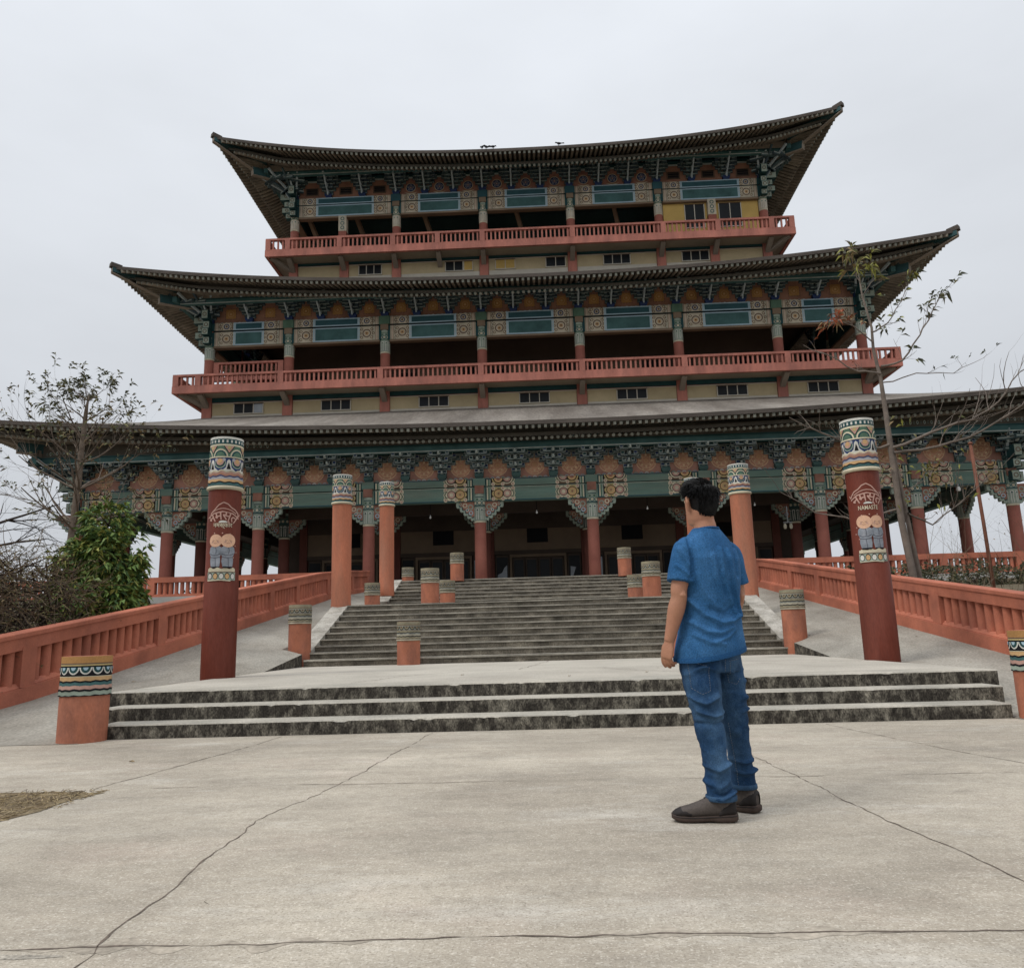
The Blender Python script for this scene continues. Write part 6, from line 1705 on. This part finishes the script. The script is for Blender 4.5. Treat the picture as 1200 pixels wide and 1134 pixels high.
# ---- shoes
def shoe(heel, yaw, L_=.312, parent=man):
    """heel = ground point under the back of the heel; yaw = direction of the toe measured from +x"""
    d = Vector((math.cos(yaw), math.sin(yaw), 0)); s = Vector((-d.y, d.x, 0)); H = Vector(heel)
    def ring(t_, w, z0, z1, n=18, e=2.6, off=0):
        P = []
        for j in range(n):
            a = 2*PI*j/n; x = math.copysign(abs(math.cos(a))**(2/e), math.cos(a)); y = math.copysign(abs(math.sin(a))**(2/e), math.sin(a))
            P.append(H+d*t_*L_+s*(x*w+off)+Vector((0, 0, (z0+z1)/2+y*(z1-z0)/2)))
        return P
    b = MB()      # upper
    b.loft([ring(t_, w, z0, z1) for t_, w, z0, z1 in ((.02, .020, .035, .075), (.035, .034, .026, .112), (.09, .041, .024, .132), (.2, .043, .024, .136), (.32, .044, .024, .130), (.44, .046, .024, .114), (.58, .049, .023, .094), (.72, .051, .022, .078), (.84, .049, .022, .068), (.93, .039, .022, .056), (.985, .020, .024, .042))], 'shoe_brown')
    o = b.build('shoe', parent, smooth=True)
    b = MB()      # sole with heel and toe spring
    S = []
    for t_, w, z0, z1 in ((-.016, .024, .012, .040), (.02, .040, .004, .042), (.1, .046, .001, .040), (.3, .047, .001, .036), (.42, .046, .007, .034), (.55, .051, .003, .033), (.72, .055, .001, .033), (.86, .053, .003, .034), (.95, .042, .010, .037), (1.008, .018, .018, .040)): S.append(ring(t_, w, z0, z1, 18, 4))
    b.loft(S, 'shoe_sole'); b.loft([ring(t_, w, z0, z1, 18, 4) for t_, w, z0, z1 in ((-.010, .026, .030, .036), (.02, .0415, .031, .0365), (.1, .0475, .029, .0345), (.3, .0485, .026, .0315), (.55, .0525, .023, .0285), (.72, .0565, .023, .0285), (.86, .0545, .024, .0295), (.95, .0435, .027, .0325), (1.004, .0195, .030, .0355))], 'shoe_dark'); link('sole', b.mesh('sole', True), o)
    b = MB()      # dark heel counter, toe guard, tongue and laces
    b.loft([ring(t_, w, z0, z1) for t_, w, z0, z1 in ((.005, .024, .034, .092), (.025, .0365, .029, .108), (.09, .0435, .028, .112), (.20, .0452, .028, .086), (.28, .0455, .028, .050))], 'shoe_dark', cap=False)
    b.loft([ring(t_, w, z0, z1) for t_, w, z0, z1 in ((.70, .0525, .027, .050), (.78, .0522, .026, .066), (.86, .0495, .025, .066), (.935, .040, .025, .056), (.992, .020, .026, .044))], 'shoe_dark', cap=True)
    link('overlay', b.mesh('overlay', True), o)
    b = MB()
    for k in range(5):
        t_ = .40+.065*k; z = .124-.0128*k
        b.tube([H+d*t_*L_-s*.026+Vector((0, 0, z-.010)), H+d*(t_+.02)*L_+Vector((0, 0, z)), H+d*t_*L_+s*.026+Vector((0, 0, z-.010))], .0026, 5, 'shoe_dark')
    b.tube([H+d*.36*L_+Vector((0, 0, .130)), H+d*.30*L_+s*.02+Vector((0, 0, .138)), H+d*.38*L_+s*.035+Vector((0, 0, .120)), H+d*.40*L_+Vector((0, 0, .128))], .0025, 5, 'shoe_dark')
    b.loft([ring(t_, w, z0, z1) for t_, w, z0, z1 in ((.05, .036, .112, .132), (.2, .041, .122, .140), (.34, .041, .116, .136))], 'shoe_dark')
    link('laces', b.mesh('laces', True), o)
    return o
shoe((.062, -.085, 0), R(173)); shoe((.215, .085, 0), R(140))
# ================================================================== sky, light, camera
w = bpy.data.worlds.new('World'); sc.world = w; w.use_nodes = True
nt = w.node_tree; N = nt.nodes; L = nt.links
bg = N['Background']
SUN_E, SUN_A = R(50), R(238)
sky = N.new('ShaderNodeTexSky'); sky.sky_type = 'NISHITA'; sky.sun_disc = False; sky.sun_elevation = SUN_E; sky.sun_rotation = SUN_A
sky.air_density = 1.0; sky.dust_density = 4.0; sky.ozone_density = 1.0
hs = N.new('ShaderNodeHueSaturation'); hs.inputs['Saturation'].default_value = .10
L.new(sky.outputs[0], hs.inputs['Color'])
# flat overcast deck: slightly brighter high up, faint cloud mottling
tc = N.new('ShaderNodeTexCoord'); sx = N.new('ShaderNodeSeparateXYZ'); L.new(tc.outputs['Generated'], sx.inputs[0])
mr = N.new('ShaderNodeMapRange'); mr.inputs[1].default_value = 0; mr.inputs[2].default_value = 1; mr.inputs[3].default_value = .70; mr.inputs[4].default_value = 1.24
L.new(sx.outputs['Z'], mr.inputs[0])
mz = N.new('ShaderNodeMapRange'); mz.interpolation_type = 'SMOOTHSTEP'; mz.inputs[1].default_value = .70; mz.inputs[2].default_value = 1.0; mz.inputs[3].default_value = 0; mz.inputs[4].default_value = 1.45
L.new(sx.outputs['Z'], mz.inputs[0])
az = N.new('ShaderNodeMath'); az.operation = 'ADD'; L.new(mr.outputs[0], az.inputs[0]); L.new(mz.outputs[0], az.inputs[1])
nz = N.new('ShaderNodeTexNoise'); nz.inputs['Scale'].default_value = 2.2; nz.inputs['Detail'].default_value = 5
mp = N.new('ShaderNodeMapping'); mp.inputs['Scale'].default_value = (1, 1, 2.6); L.new(tc.outputs['Generated'], mp.inputs[0]); L.new(mp.outputs[0], nz.inputs['Vector'])
m2 = N.new('ShaderNodeMapRange'); m2.inputs[1].default_value = .3; m2.inputs[2].default_value = .7; m2.inputs[3].default_value = .93; m2.inputs[4].default_value = 1.07
L.new(nz.outputs[0], m2.inputs[0])
mu = N.new('ShaderNodeMath'); mu.operation = 'MULTIPLY'; L.new(az.outputs[0], mu.inputs[0]); L.new(m2.outputs[0], mu.inputs[1])
cl = N.new('ShaderNodeVectorMath'); cl.operation = 'SCALE'; cl.inputs[0].default_value = (8.35, 8.75, 9.35); L.new(mu.outputs[0], cl.inputs['Scale'])
mx = N.new('ShaderNodeMix'); mx.data_type = 'RGBA'; mx.inputs[0].default_value = .88
L.new(hs.outputs[0], mx.inputs[6]); L.new(cl.outputs[0], mx.inputs[7]); L.new(mx.outputs[2], bg.inputs['Color'])
bg.inputs['Strength'].default_value = .10
sl = bpy.data.lights.new('sun', 'SUN'); sl.energy = 1.35; sl.angle = R(18); sl.color = (1, .965, .91)
so = bpy.data.objects.new('sun', sl); col.objects.link(so)
sd = Vector((math.sin(SUN_A)*math.cos(SUN_E), math.cos(SUN_A)*math.cos(SUN_E), math.sin(SUN_E)))
so.rotation_euler = sd.to_track_quat('Z', 'Y').to_euler(); so.location = (0, 0, 60)

F, PITCH, ROLL, YAW = 929.286, .1892, .0278, -.0334
cp, sp_, cy, sy = math.cos(PITCH), math.sin(PITCH), math.cos(YAW), math.sin(YAW)
fwd = Vector((sy*cp, cy*cp, sp_)); right = Vector((cy, -sy, 0)); up = right.cross(fwd)
r2 = right*math.cos(ROLL)-up*math.sin(ROLL); u2 = right*math.sin(ROLL)+up*math.cos(ROLL)
cd = bpy.data.cameras.new('camera'); cam = bpy.data.objects.new('camera', cd); col.objects.link(cam)
cam.matrix_world = Matrix(((r2.x, u2.x, -fwd.x, 0), (r2.y, u2.y, -fwd.y, 0), (r2.z, u2.z, -fwd.z, .92), (0, 0, 0, 1)))
cd.sensor_fit = 'HORIZONTAL'; cd.sensor_width = 36; cd.lens = F/1200*36; cd.clip_start = .05; cd.clip_end = 3000
sc.camera = cam
sc.view_settings.view_transform = 'Standard'; sc.view_settings.look = 'None'; sc.view_settings.exposure = 0; sc.view_settings.gamma = 1
sc.render.engine = 'CYCLES'; sc.cycles.max_bounces = 6; sc.cycles.diffuse_bounces = 4; sc.cycles.use_denoising = True
sc.render.film_transparent = False
